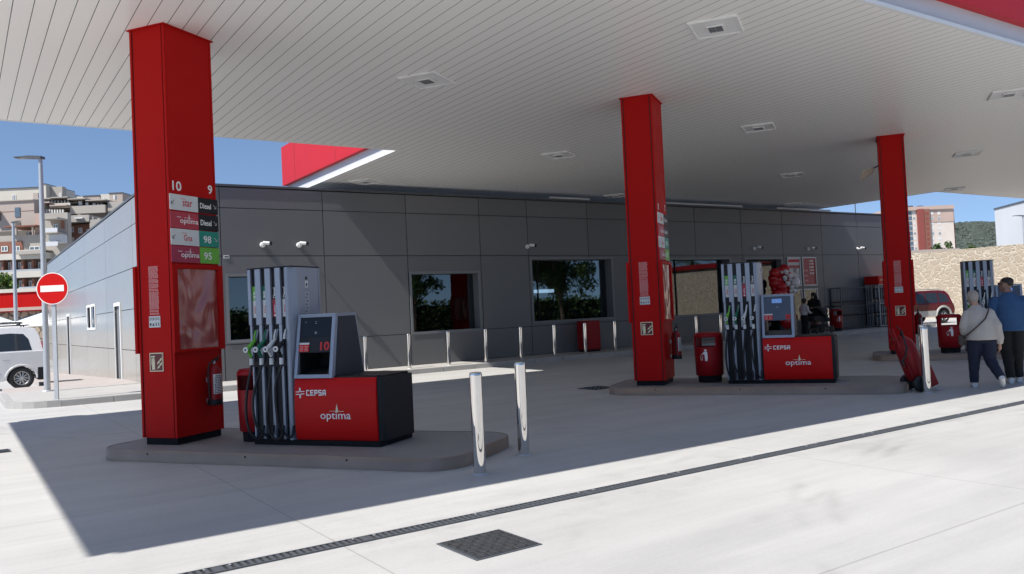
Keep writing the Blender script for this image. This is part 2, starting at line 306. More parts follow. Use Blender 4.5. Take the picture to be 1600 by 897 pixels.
# ------------------------------------------------------------------ mesh helpers
class MB:
    """Collects shapes and links them as ONE mesh object."""
    def __init__(self, *mats):
        self.v = []; self.f = []; self.mi = []; self.mats = list(mats); self.sm = []
        self.T = None
    def mid(self, m):
        if m is None: return 0
        mm = M[m] if isinstance(m, str) else m
        for i, x in enumerate(self.mats):
            if (M[x] if isinstance(x, str) else x) is mm: return i
        self.mats.append(mm); return len(self.mats) - 1
    def add(self, vs, fs, m=None, smooth=False):
        o = len(self.v); k = self.mid(m)
        for p in vs:
            p = Vector(p)
            if self.T is not None: p = self.T @ p
            self.v.append(p)
        for f in fs: self.f.append([i + o for i in f]); self.mi.append(k); self.sm.append(smooth)
        return self
    def box(self, x0, x1, y0, y1, z0, z1, m=None, b=0.0):
        if b > 0:
            bm = bmesh.new(); bmesh.ops.create_cube(bm, size=1.0)
            for v in bm.verts: v.co = Vector(((x0 + x1) / 2 + v.co.x * (x1 - x0), (y0 + y1) / 2 + v.co.y * (y1 - y0), (z0 + z1) / 2 + v.co.z * (z1 - z0)))
            bmesh.ops.bevel(bm, geom=bm.edges[:], offset=b, segments=2, affect='EDGES', profile=0.5)
            return self.bm(bm, m)
        v = [(x, y, z) for x in (x0, x1) for y in (y0, y1) for z in (z0, z1)]
        f = [(0, 1, 3, 2), (4, 6, 7, 5), (0, 4, 5, 1), (2, 3, 7, 6), (0, 2, 6, 4), (1, 5, 7, 3)]
        return self.add(v, f, m)
    def bm(self, bm, m=None, smooth=False):
        bm.verts.index_update()
        self.add([v.co.copy() for v in bm.verts], [[v.index for v in f.verts] for f in bm.faces], m, smooth)
        bm.free(); return self
    def prism(self, poly, axis, a0, a1, m=None):
        """poly: 2D points; axis the extrusion axis ('x': poly=(y,z), 'y': poly=(x,z), 'z': poly=(x,y))"""
        n = len(poly)
        def mk(p, a): return {'x': (a, p[0], p[1]), 'y': (p[0], a, p[1]), 'z': (p[0], p[1], a)}[axis]
        v = [mk(p, a0) for p in poly] + [mk(p, a1) for p in poly]
        f = [list(range(n))[::-1], list(range(n, 2 * n))] + [(i, (i + 1) % n, (i + 1) % n + n, i + n) for i in range(n)]
        return self.add(v, f, m)
    def tube(self, pts, r, m=None, n=12, cap=True, smooth=True):
        pts = [Vector(p) for p in pts]; rs = r if isinstance(r, (list, tuple)) else [r] * len(pts)
        vs = []; up = None
        for i, p in enumerate(pts):
            t = (pts[min(i + 1, len(pts) - 1)] - pts[max(i - 1, 0)]).normalized()
            if up is None: up = Vector((0, 0, 1)) if abs(t.z) < 0.9 else Vector((1, 0, 0))
            a = t.cross(up).normalized(); b_ = a.cross(t).normalized(); up = b_
            for k in range(n):
                an = 2 * pi * k / n; vs.append(p + (a * cos(an) + b_ * sin(an)) * rs[i])
        fs = []
        for i in range(len(pts) - 1):
            for k in range(n): fs.append((i * n + k, i * n + (k + 1) % n, (i + 1) * n + (k + 1) % n, (i + 1) * n + k))
        self.add(vs, fs, m, smooth)
        if cap:
            self.add(vs[:n], [list(range(n))[::-1]], m); self.add(vs[-n:], [list(range(n))], m)
        return self
    def lathe(self, prof, c=(0, 0, 0), m=None, n=24, smooth=True, axis='z', sx=1.0, sy=1.0, cap=True):
        vs = []
        for (r, z) in prof:
            for k in range(n):
                a = 2 * pi * k / n; q = (r * cos(a) * sx, r * sin(a) * sy, z)
                if axis == 'y': q = (q[0], q[2], q[1])
                if axis == 'x': q = (q[2], q[0], q[1])
                vs.append((q[0] + c[0], q[1] + c[1], q[2] + c[2]))
        fs = [(i * n + k, i * n + (k + 1) % n, (i + 1) * n + (k + 1) % n, (i + 1) * n + k) for i in range(len(prof) - 1) for k in range(n)]
        self.add(vs, fs, m, smooth)
        if cap: self.add(vs[:n], [list(range(n))[::-1]], m); self.add(vs[-n:], [list(range(n))], m)
        return self
    def disc(self, c, r, axis, m=None, n=28, th=0.004, r2=None):
        return self.lathe([(r, 0), (r2 or r, th)], c, m, n, False, axis)
    def ball(self, c, r, m=None, s=(1, 1, 1), seg=14, rings=10):
        vs = [];
        for i in range(rings + 1):
            t = pi * i / rings
            for k in range(seg):
                a = 2 * pi * k / seg
                vs.append((c[0] + r * s[0] * sin(t) * cos(a), c[1] + r * s[1] * sin(t) * sin(a), c[2] + r * s[2] * cos(t)))
        fs = [(i * seg + k, (i + 1) * seg + k, (i + 1) * seg + (k + 1) % seg, i * seg + (k + 1) % seg) for i in range(rings) for k in range(seg)]
        return self.add(vs, fs, m, True)
    def quad(self, o, a, b_, m=None):
        o = Vector(o); a = Vector(a); b_ = Vector(b_)
        return self.add([o, o + a, o + a + b_, o + b_], [(0, 1, 2, 3)], m)
    def text(self, s, o, right, up, h, m=None, w=None, shear=0.0, bold=0.0, anchor='l'):
        """flat lettering: o = lower left, right/up = directions, h = cap height, w = forced width"""
        vs, fs, W, H = text_geo(s, bold)
        right = Vector(right).normalized(); up = Vector(up).normalized(); o = Vector(o)
        k = h / H; kx = (w / W) if w else k
        if anchor == 'c': o = o - right * (W * kx / 2)
        return self.add([o + right * (x * kx + shear * y * k) + up * (y * k) for x, y in vs], fs, m)
    def build(self, name, parent=None, mats=None, bevel=0.0, **tags):
        me = bpy.data.meshes.new(name)
        me.from_pydata([tuple(p) for p in self.v], [], self.f)
        for mm in (mats or self.mats): me.materials.append(M[mm] if isinstance(mm, str) else mm)
        me.polygons.foreach_set('material_index', self.mi); me.polygons.foreach_set('use_smooth', self.sm)
        me.update()
        o = bpy.data.objects.new(name, me); COL.objects.link(o)
        if parent: o.parent = parent
        if bevel > 0:
            bv = o.modifiers.new('bevel', 'BEVEL'); bv.width = bevel; bv.segments = 2; bv.limit_method = 'ANGLE'; bv.angle_limit = radians(40)
        for k, v in tags.items(): o[k] = v
        return o

_tc = {}
def text_geo(s, bold=0.0):
    key = (s, bold)
    if key in _tc: return _tc[key]
    c = bpy.data.curves.new('t', 'FONT'); c.body = s; c.size = 1.0; c.offset = bold; c.resolution_u = 3
    o = bpy.data.objects.new('t', c); COL.objects.link(o)
    bpy.context.view_layer.update()
    me = bpy.data.meshes.new_from_object(o.evaluated_get(bpy.context.evaluated_depsgraph_get()))
    vs = [(v.co.x, v.co.y) for v in me.vertices]; fs = [list(p.vertices) for p in me.polygons]
    bpy.data.objects.remove(o); bpy.data.curves.remove(c); bpy.data.meshes.remove(me)
    x0 = min(v[0] for v in vs); W = max(v[0] for v in vs) - x0
    y0 = min(v[1] for v in vs); H = max(v[1] for v in vs) - y0
    vs = [(v[0] - x0, v[1] - y0) for v in vs]
    _tc[key] = (vs, fs, W, H); return _tc[key]

def thing(name, label, cat, loc=(0, 0, 0), rz=0.0, group=None):
    o = bpy.data.objects.new(name, None); COL.objects.link(o); o.empty_display_size = 0.2
    o.location = loc; o.rotation_euler = (0, 0, rz); o['label'] = label; o['category'] = cat
    if group: o['group'] = group
    return o
def tag(o, label, cat, group=None):
    o['label'] = label; o['category'] = cat
    if group: o['group'] = group
    return o
def kids(o): return [c for c in bpy.data.objects if c.parent == o]
def copy_tree(o, parent=None):
    c = o.copy(); COL.objects.link(c); c.parent = parent
    for ch in kids(o): copy_tree(ch, c)
    return c
def relabel(o, label, group=None):
    o['label'] = label
    if group: o['group'] = group
    return o
def struct(o): o['kind'] = 'structure'; return o

IA = radians(-56.32)                       # the pump islands run along this direction
U = Vector((cos(IA), sin(IA), 0)); V = Vector((-sin(IA), cos(IA), 0))
def UV(u, v, z=0.0): p = U * u + V * v; return Vector((p.x, p.y, z))
def rot2(deg): return radians(deg)
# ================================================================== SETTING
def gz(x, y):                              # the ground falls gently towards the back on the left
    fall = -0.028 * (min(max(y, 25), 48) - 25)
    k = 1.0 if x <= 4 else (0.0 if x >= 12 else (12 - x) / 8)
    return fall * k
xs = [-3000, -300, -60, -20, -8, 0, 4, 8, 12, 20, 40, 60, 120, 400, 3000]; ys = [-3000, -300, -60, -20, 0, 8, 16, 25, 30, 36, 42, 48, 60, 120, 400, 3000]
g = MB('ground')
g.add([(x, y, gz(x, y)) for y in ys for x in xs], [(j * len(xs) + i, j * len(xs) + i + 1, (j + 1) * len(xs) + i + 1, (j + 1) * len(xs) + i) for j in range(len(ys) - 1) for i in range(len(xs) - 1)])
struct(g.build('ground'))

# raised pavement round the shop, with its kerb stones
PH = 0.13
def pave_strip(mb, poly, h, m): mb.prism(poly, 'z', -0.9, h, m)
pv = MB('pave')
pv.prism([(1.75, 19.56), (34.9, 19.56), (34.9, 20.93), (3.9, 20.93), (3.9, 23.2), (0.95, 23.2), (0.95, 20.36), (1.02, 20.02), (1.2, 19.75), (1.45, 19.6)], 'z', -0.3, PH)
struct(pv.build('pavement'))
pk = MB('pinkpave')
N_ = 12
for i in range(N_):
    y0 = 23.2 + i * 2.1; y1 = y0 + 2.1; x0 = 0.95 if i < 1 else 2.1
    z0 = PH + gz(3, y0); z1 = PH + gz(3, y1)
    pk.add([(x0, y0, z0), (3.9, y0, z0), (3.9, y1, z1), (x0, y1, z1), (x0, y0, -1.2), (3.9, y0, -1.2), (3.9, y1, -1.2), (x0, y1, -1.2)],
           [(0, 1, 2, 3), (4, 5, 1, 0), (7, 4, 0, 3), (6, 7, 3, 2)], None)
struct(pk.build('pavement'))
kb = MB('kerb')
random.seed(3)
x = 1.75
while x < 34.8:
    x1 = min(x + 1.0, 34.9); kb.box(x + 0.004, x1 - 0.004, 19.4, 19.555, -0.2, PH + 0.004 + random.uniform(-.002, .002), None, 0.012); x = x1
import itertools
arc = [(1.75 - 0.95 * sin(t), 20.35 - 0.95 * cos(t)) for t in [i * pi / 2 / 6 for i in range(7)]]
for i in range(6):
    a, b_ = arc[i], arc[i + 1]; c = (1.75, 20.35)
    inn = lambda p: (c[0] + (p[0] - c[0]) * 0.84, c[1] + (p[1] - c[1]) * 0.84)
    kb.prism([a, b_, inn(b_), inn(a)], 'z', -0.2, PH + 0.005)
y = 20.35
while y < 23.2:
    kb.box(0.8, 0.955, y + 0.004, min(y + 0.996, 23.2), -0.2, PH + 0.004, None, 0.012); y += 1.0
struct(kb.build('kerb'))
# zebra crossing beside the pavement corner
rd = MB('asphalt'); rd.quad((-30, 19.3, 0.004), (30.6, 0, 0), (0, 5.6, 0)); struct(rd.build('road'))
zb = MB('whitepaint')
for i in range(7): zb.quad((-3.2, 19.5 + i * 0.72, 0.008), (3.7, 0, 0), (0, 0.40, 0))
struct(zb.build('road_marking'))

# drain channel across the forecourt
drain = thing('drain_channel', 'long narrow slotted steel drain channel running across the sunlit concrete', 'drain', (0, 5.44, 0))
fr = MB('steel'); fr.T = None
X0, X1 = -6.0, 40.0
d_dark = MB('gapdark').quad((X0, -0.055, 0.004), (X1 - X0, 0, 0), (0, 0.11, 0)); d_dark.build('trough', drain)
fr.box(X0, X1, -0.066, -0.053, 0.0, 0.011); fr.box(X0, X1, 0.053, 0.066, 0.0, 0.011)
fr.build('drain_frame', drain, mats=['darkgrey'])
sl = MB('darkgrey', 'steel')
x = -1.0
while x < 16:
    sl.box(x, x + 0.022, -0.053, 0.053, 0.004, 0.0095, 'darkgrey'); x += 0.046
while x < 40:
    sl.box(x, x + 0.09, -0.053, 0.053, 0.004, 0.0095, 'darkgrey'); x += 0.16
x = -0.75
while x < 20:
    sl.box(x, x + 0.012, 0.02, 0.05, 0.0095, 0.0125, 'steel'); sl.box(x + .16, x + 0.172, 0.02, 0.05, 0.0095, 0.013, 'steel'); sl.box(x + .05, x + 0.10, -.052, .052, 0.0095, 0.0105, 'darkgrey'); x += 1.0
sl.box(X0 + 5, X1, -.0535, -.0495, 0.002, 0.0102, 'darkgrey'); sl.box(X0 + 5, X1, .0495, .0535, 0.002, 0.0102, 'darkgrey')
sl.build('grating', drain)

# chequer plate manhole cover in the sun
def manhole(loc, w, label, group=None):
    t = thing('manhole_cover', label, 'manhole cover', loc, radians(1.0))
    MB('steel').box(-w / 2 - .02, w / 2 + .02, -w / 2 - .02, w / 2 + .02, -0.02, 0.006).build('frame', t, mats=['darkgrey'])
    p = MB('darkgrey'); p.box(-w / 2, w / 2, -w / 2, w / 2, 0.0, 0.010)
    n = 9
    for i in range(n):
        for j in range(n):
            cx_ = -w / 2 + (i + .5) * w / n; cy_ = -w / 2 + (j + .5) * w / n
            s = w / n * 0.38; a = pi / 4 if (i + j) % 2 else -pi / 4
            for o_ in (-0.3, 0.3):
                px_, py_ = cx_ - sin(a) * s * o_ * 1.2, cy_ + cos(a) * s * o_ * 1.2
                q = [(px_ + cos(a) * s * u_ - sin(a) * s * 0.16 * w_, py_ + sin(a) * s * u_ + cos(a) * s * 0.16 * w_) for u_, w_ in ((-1, -1), (1, -1), (1, 1), (-1, 1))]
                p.prism(q, 'z', 0.010, 0.0145)
    p.build('chequer_plate', t, mats=[mat('worn cast iron', (0.10, 0.105, 0.11), 0.38, metal=0.6, var=0.3, vscale=14)])
    return t
manhole((2.905, 4.735, 0), 0.47, 'square chequer plate manhole cover set in the sunlit concrete beside the drain channel')
manhole((10.05, 12.2, 0), 0.5, 'dark flat manhole cover in the shade at the left end of the middle pump island')
manhole((0.40, 12.9, 0), 0.28, 'small round-cornered iron cover at the left edge of the shaded forecourt')

# ================================================================== CANOPY
CZ = 5.2
CX0, CX1, CY0, CY1 = -3.35, 39.0, 5.97, 16.42
EX0, EX1, EY1 = 8.2, 30.15, 23.66
can = thing('station_canopy', 'huge white plank ceiling canopy with red fascia over the pump islands', 'canopy', (0, 0, 0))
pl = MB('ceil', 'ceilgap')
x = CX0 + 0.03
def plank(x0, x1, y0, y1):
    g_ = 0.0042
    pl.add([(x0 + g_, y0, CZ), (x1 - g_, y0, CZ), (x0 + g_, y1, CZ), (x1 - g_, y1, CZ)], [(0, 1, 3, 2)], 'ceil')
xx = EX0 - 0.2 * math.ceil((EX0 - CX0) / 0.2)
while xx < CX1 - 0.02:
    a = max(xx, CX0); b_ = min(xx + 0.2, CX1)
    plank(a, b_, CY0, EY1 if (a >= EX0 - .001 and b_ <= EX1 + .05) else CY1)
    xx += 0.2
pl.quad((CX0, CY0, CZ + .008), (CX1 - CX0, 0, 0), (0, CY1 - CY0, 0), 'ceilgap')
pl.quad((EX0, CY1, CZ + .008), (EX1 - EX0, 0, 0), (0, EY1 - CY1, 0), 'ceilgap')
pl.build('ceiling', can)
# outline of the roof, counter clockwise
EYF = 23.7
outl = [(CX0, CY0), (CX1, CY0), (CX1, CY1), (EX1, CY1), (EX1, EYF), (EX0, EYF), (EX0, CY1), (CX0, CY1)]
def offset_poly(poly, d):
    n = len(poly); res = []
    for i in range(n):
        p0, p1, p2 = Vector(poly[i - 1]), Vector(poly[i]), Vector(poly[(i + 1) % n])
        e1 = (p1 - p0).normalized(); e2 = (p2 - p1).normalized()
        n1 = Vector((e1.y, -e1.x)); n2 = Vector((e2.y, -e2.x))
        k = 1 + n1.dot(n2); res.append(tuple(p1 + (n1 + n2) * (d / k)))
    return res
def ring(mb, poly, d_in, d_out, z0, z1, m=None, edges=None):
    a = offset_poly(poly, d_in); b_ = offset_poly(poly, d_out); n = len(poly)
    vs = [(p[0], p[1], z) for z in (z0, z1) for p in a] + [(p[0], p[1], z) for z in (z0, z1) for p in b_]
    fs = []
    for i in range(n):
        j = (i + 1) % n
        if edges is not None and i not in edges: continue
        fs += [(i, j, n + j, n + i), (2 * n + i, 3 * n + i, 3 * n + j, 2 * n + j), (i, 2 * n + i, 2 * n + j, j), (n + i, n + j, 3 * n + j, 3 * n + i)]
    mb.add(vs, fs, m)
lip = MB('white'); ring(lip, outl, -0.015, 0.045, CZ - 0.006, CZ + 0.05); lip.build('edge_trim', can)
bd = MB('lightgrey'); ring(bd, outl, -0.05, 0.0, CZ + 0.052, 5.56)
bd.build('gutter_band', can)
fa = MB('redfascia', 'gapdark'); ring(fa, outl, 0.002, 0.13, 5.52, 6.66, None, (0, 1, 4, 5, 7))
fo = offset_poly(outl, 0.131)
for i in range(len(fo)):                       # vertical panel joints
    if i in (2, 3, 6): continue
    p, q = Vector(fo[i]), Vector(fo[(i + 1) % len(fo)]); e = (q - p); Lq = e.length; e.normalize(); nn = Vector((e.y, -e.x))
    s = 1.1 if i in (4, 5) else 2.4
    while s < Lq - 0.3:
        c = p + e * s
        fa.add([(c.x - e.x * .006 + nn.x * .0015, c.y - e.y * .006 + nn.y * .0015, 5.53), (c.x + e.x * .006 + nn.x * .0015, c.y + e.y * .006 + nn.y * .0015, 5.53),
                (c.x + e.x * .006 + nn.x * .0015, c.y + e.y * .006 + nn.y * .0015, 6.65), (c.x - e.x * .006 + nn.x * .0015, c.y - e.y * .006 + nn.y * .0015, 6.65)], [(0, 1, 2, 3)], 'gapdark')
        s += 3.0
fa.build('fascia', can)
rf = MB('lightgrey'); rf.prism(offset_poly(outl, -0.06), 'z', 5.44, 5.54); rf.build('roof_deck', can)
# recessed square lights in the ceiling
def ceiling_light(loc, label):
    t = thing('ceiling_light', label, 'ceiling light', (loc[0], loc[1], CZ), IA, 'square lights set into the canopy ceiling')
    f_ = MB('white'); a = .29; b2 = .33
    for q in ((-a, a, -b2, b2),):
        f_.box(q[0], q[1], q[2], q[3], -0.012, 0.0, None)
        f_.box(q[0] - .03, q[0], q[2] - .03, q[3] + .03, -0.028, 0.0); f_.box(q[1], q[1] + .03, q[2] - .03, q[3] + .03, -0.028, 0.0)
        f_.box(q[0], q[1], q[2] - .03, q[2], -0.028, 0.0); f_.box(q[0], q[1], q[3], q[3] + .03, -0.028, 0.0)
    f_.build('frame', t)
    h = MB('white'); h.box(-.11, .11, -.13, .13, -0.034, -0.0125, None, .006); h.build('housing', t)
    l_ = MB('lens', 'steel')
    for i in (0, 1):
        for j in (0, 1):
            l_.box(-.088 + i * .092, -.004 + i * .092, -.105 + j * .11, -.005 + j * .11, -0.037, -0.0345, 'lens')
            for k in range(3): l_.box(-.082 + i * .092, -.010 + i * .092, -.095 + j * .11 + k * .032, -.083 + j * .11 + k * .032, -0.039, -0.0375, 'steel')
    l_.build('lens', t)
    return t
for (lx, ly, lab) in [
    (8.5, 7.47, 'largest and nearest square ceiling light, above the middle column at the top of the photo'),
    (6.17, 11.28, 'square ceiling light between the left column and the middle column'),
    (14.28, 11.53, 'square ceiling light halfway between the middle column and the right column'),
    (12.02, 15.59, 'square ceiling light just to the left of the middle column'),
    (20.79, 15.64, 'square ceiling light to the left of the flood lamp on the right column'),
    (16.6, 7.55, 'square ceiling light cut by the right edge of the photo'),
    (22.75, 11.5, 'square ceiling light right of the farthest column, upper of the two over the tower'),
    (30.1, 15.75, 'square ceiling light right above the patch of sky by the far apartment tower'),
    (9.24, 20.55, 'flat-looking square ceiling light beside the red fascia corner of the canopy'),
    (18.29, 20.75, 'square ceiling light close to the shop wall, partly behind the middle column'),
    (27.3, 20.6, 'smallest square ceiling light, right above the shop wall near the right column')]:
    ceiling_light((lx, ly), lab)

# ------------------------------------------------------------------ columns
def canopy_column(u, v, numbers, label):
    p = UV(u, v); t = thing('canopy_column', label, 'column', (p.x, p.y, 0.13), IA, 'red columns carrying the canopy')
    MB('matblack').box(-.515, -.025, .03, .76, 0, .092).build('plinth', t)
    s = MB('red', 'gapdark'); H = CZ - .13
    s.box(-.535, -.012, .016, .774, .09, H - .01, 'gapdark')
    z0 = .085
    s.box(-.500, -.050, .006, .05, z0, H - .012, None); s.box(-.500, -.050, .74, .784, z0, H - .012)
    s.box(-.05, -.004, .036, .754, z0, H - .012); s.box(-.543, -.49, .036, .754, z0, H - .012)
    for (x0, x1) in ((-.55, -.520), (-.030, 0.0)):
        s.box(x0, x1, 0.0, .030, z0, H - .012); s.box(x0, x1, .76, .79, z0, H - .012)
    s.box(-.575, .025, -.025, .815, H - .012, H, None)
    s.build('shaft', t)
    # framed notice boxes on both broad faces
    for side in (0, 1):
        b = MB('red'); x0, x1 = ((.001, .042) if side == 0 else (-.592, -.551))
        y0, y1, za, zb_ = -.03, .82, 1.10, 2.16
        b.box(x0, x1, y0, y0 + .085, za, zb_); b.box(x0, x1, y1 - .085, y1, za, zb_)
        b.box(x0, x1, y0 + .085, y1 - .085, za, za + .035); b.box(x0, x1, y0 + .085, y1 - .085, zb_ - .055, zb_)
        fb = b.build('notice_frame', t, bevel=.004)
        f = MB('foil'); xq = .016 if side == 0 else -.566
        f.add([(xq, .055, 1.135), (xq, .735, 1.135), (xq, .735, 2.105), (xq, .055, 2.105)], [(0, 1, 2, 3)] if side == 0 else [(3, 2, 1, 0)])
        f.build('plastic_sheet', fb)
    # grade boards
    rows = [(2.818, 3.009, 'offwhite', 'black', 'star', 'Diesel', True, True), (2.602, 2.800, 'panelred', 'black', 'optima', 'Diesel', False, True),
            (2.395, 2.592, 'offwhite', 'teal', 'Gna', '98', True, True), (2.185, 2.385, 'pinkred', 'green', 'optima', '95', False, False)]
    for (a, b_, ml, mr_, tl, tr_, arl, arr) in rows:
        g_ = MB(ml, 'redink', 'letter', 'ink'); g_.box(.001, .012, .0, .458, a, b_, ml)
        R_, Up = (0, 1, 0), (0, 0, 1); xq = .0135; h = b_ - a
        ink = 'letter' if ml in ('panelred', 'pinkred') else 'redink'
        if tl == 'optima':
            g_.text('optima', (xq, .15, a + h * .22), R_, Up, h * .40, ink, w=.30, bold=.01)
            g_.add([(xq, .29, a + h * .62), (xq, .31, a + h * .62), (xq, .30, a + h * .93)], [(0, 1, 2)], ink)
            g_.add([(xq, .22, a + h * .64), (xq, .40, a + h * .655), (xq, .22, a + h * .67)], [(0, 1, 2)], ink)
            g_.box(xq - .001, xq, .10, .17, a + h * .66, a + h * .69, ink)
        else:
            g_.text(tl, (xq, .20, a + h * .28), R_, Up, h * (.42 if tl == 'star' else .38), ink, w=.16 if tl == 'star' else .14, bold=.012)
            g_.box(xq - .001, xq, .17, .25, a + h * .74, a + h * .77, 'redink')
        def arrow(y, z, dy, m_):
            s_ = .022; g = MB
            pts = [(xq, y - dy * s_, z + s_), (xq, y - dy * s_ * .6, z + s_ * 1.25), (xq, y + dy * s_ * .9, z - s_ * .45), (xq, y + dy * s_ * .55, z - s_ * .8)]
            return pts
        def put_arrow(mb, y, z, dy, m_):
            s_ = .026; w_ = .006
            def P_(a_, b2): return (xq, y + dy * a_ * s_, z + b2 * s_)
            q = [P_(-1, .8), P_(-.8, 1), P_(.8, -.6), P_(.6, -.8)]; mb.add(q, [(0, 1, 2, 3), (3, 2, 1, 0)], m_)
            q = [P_(1, -1), P_(1, .3), P_(.72, .3), P_(.72, -1)]; mb.add(q, [(0, 1, 2, 3), (3, 2, 1, 0)], m_)
            q = [P_(1, -1), P_(-.3, -1), P_(-.3, -.72), P_(1, -.72)]; mb.add(q, [(0, 1, 2, 3), (3, 2, 1, 0)], m_)
        if arl: put_arrow(g_, .045, a + h * .5, -1, 'ink')
        g_.build('grade_board', t)
        k_ = MB(mr_, 'letter'); k_.box(.001, .013, .462, .802, a, b_, mr_); xq = .0145
        if tr_ == 'Diesel': k_.text('Diesel', (xq, .49, a + h * .30), R_, Up, h * .36, 'letter', w=.19, bold=.02)
        else: k_.text(tr_, (xq, .53, a + h * .24), R_, Up, h * .46, 'letter', w=.135, bold=.012)
        if arr: put_arrow(k_, .745, a + h * .5, 1, 'letter')
        k_.build('grade_board', t)
    if numbers:
        n = MB('letter')
        n.text(numbers[0], (-.0025, .06 if len(numbers[0]) > 1 else .10, 3.055), (0, 1, 0), (0, 0, 1), .118, None, w=.145 if len(numbers[0]) > 1 else .075, bold=.018)
        n.text(numbers[1], (-.0025, .655, 3.075), (0, 1, 0), (0, 0, 1), .115, None, w=.078, bold=.018)
        n.build('pump_number', t)
    # printed notice, icon plate and fire sign on the narrow face
    nt_ = MB('notice'); random.seed(5)
    z = 2.15
    while z > 1.57:
        x_ = -.372
        while x_ < -.23:
            w_ = random.uniform(.012, .045); x2 = min(x_ + w_, -.222)
            nt_.quad((x_, .0045, z), (x2 - x_, 0, 0), (0, 0, -.0085)); x_ = x2 + .005
        z -= .0135
        if random.random() < .12: z -= .006
    nt_.build('printed_notice', t)
    ic = MB('offwhite', 'ink'); ic.box(-.382, -.205, -.001, .004, 1.412, 1.548, 'offwhite')
    for i in range(4):
        ic.disc((-.36 + i * .042, -.0035, 1.515), .017, 'y', 'ink', 14, .002); ic.disc((-.36 + i * .042, -.0045, 1.515), .011, 'y', 'offwhite', 12, .001)
    ic.box(-.368, -.345, -.003, .0, 1.435, 1.465, 'ink'); ic.add([(-.33, -.003, 1.432), (-.295, -.003, 1.432), (-.3125, -.003, 1.47)], [(0, 1, 2)], 'ink')
    for i in range(2): ic.box(-.275 + i * .038, -.262 + i * .038, -.003, 0, 1.432, 1.455, 'ink'); ic.disc((-.2685 + i * .038, -.003, 1.464), .007, 'y', 'ink', 10, .002)
    ic.build('icon_plate', t)
    fs = MB('cream', 'maroon'); fs.box(-.390, -.178, -.004, .004, .882, 1.106, 'cream'); fs.box(-.378, -.190, -.006, 0, .894, 1.094, 'maroon')
    fs.box(-.352, -.305, -.008, -.004, .905, 1.02, 'cream'); fs.disc((-.3285, -.008, 1.022), .0235, 'y', 'cream', 14, .003); fs.box(-.336, -.321, -.008, -.004, 1.03, 1.06, 'cream')
    fs.box(-.362, -.30, -.008, -.004, 1.055, 1.07, 'cream'); fs.box(-.368, -.360, -.008, -.004, .96, 1.065, 'cream')
    for i in range(4):
        bx = -.275 + (i % 2) * .03; bz = .91 + i * .028
        fs.add([(bx, -.008, bz), (bx + .045, -.008, bz + .02), (bx + .055, -.008, bz + .06), (bx + .02, -.008, bz + .035)], [(0, 1, 2, 3)], 'cream')
    fs.build('fire_sign', t)
    return t
canopy_column(-7.50, 7.58, ('10', '9'), 'nearest and largest red column, with the numbers 10 and 9 above its grade boards')
canopy_column(-3.065, 14.21, ('8', '7'), 'middle red column with an extinguisher, beside the pump in the centre right')
canopy_column(1.27, 21.03, None, 'farthest red column, at the right between the shop and the stone wall')

# ================================================================== SHOP
shop = thing('station_shop', 'long low filling station shop clad in dark grey panels, its left side pale grey', 'building', (0, 0, 0))
WY = 20.9; SX = 3.9; SXR = 34.6; WT = 4.96
vx = [SX, 5.47, 8.13, 10.58, 13.0, 14.74, 17.14, 19.6, 22.1, 24.56, 26.95, 29.43, 31.87, SXR]
wins = [(5.55, 7.75, 1.06, 2.78), (10.60, 12.95, 0.99, 2.77), (14.78, 18.15, 1.10, 3.16), (19.75, 23.90, 1.02, 3.13)]
doors = [(24.66, 26.88, PH, 3.13)]
holes = wins + doors
def subtract(r, h):
    x0, x1, z0, z1 = r; a0, a1, c0, c1 = h
    if a1 <= x0 or a0 >= x1 or c1 <= z0 or c0 >= z1: return [r]
    out = []
    if c1 < z1: out.append((x0, x1, c1, z1)); z1 = c1
    if c0 > z0: out.append((x0, x1, z0, c0)); z0 = c0
    if a0 > x0: out.append((x0, a0, z0, z1))
    if a1 < x1: out.append((a1, x1, z0, z1))
    return out
def clad_rects(cols, rows, holes):
    res = []
    for i in range(len(cols) - 1):
        for j in range(len(rows) - 1):
            rs = [(cols[i] + .010, cols[i + 1] - .010, rows[j] + .009, rows[j + 1] - .009)]
            for h in holes:
                rs = [q for r in rs for q in subtract(r, h)]
            res += rs
    return [r for r in res if r[1] - r[0] > .01 and r[3] - r[2] > .01]
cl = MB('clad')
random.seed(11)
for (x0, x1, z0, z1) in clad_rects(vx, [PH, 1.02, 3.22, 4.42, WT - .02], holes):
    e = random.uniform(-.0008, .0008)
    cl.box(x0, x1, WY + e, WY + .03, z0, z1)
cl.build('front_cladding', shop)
bk = MB('gapdark')
for (x0, x1, z0, z1) in [(SX + .02, SXR - .02, 0, WT)]:
    rs = [(x0, x1, z0, z1)]
    for h in holes: rs = [q for r in rs for q in subtract(r, h)]
    for r in rs: bk.box(r[0], r[1], WY + .031, WY + .16, r[2], r[3])
bk.build('wall_core', shop)
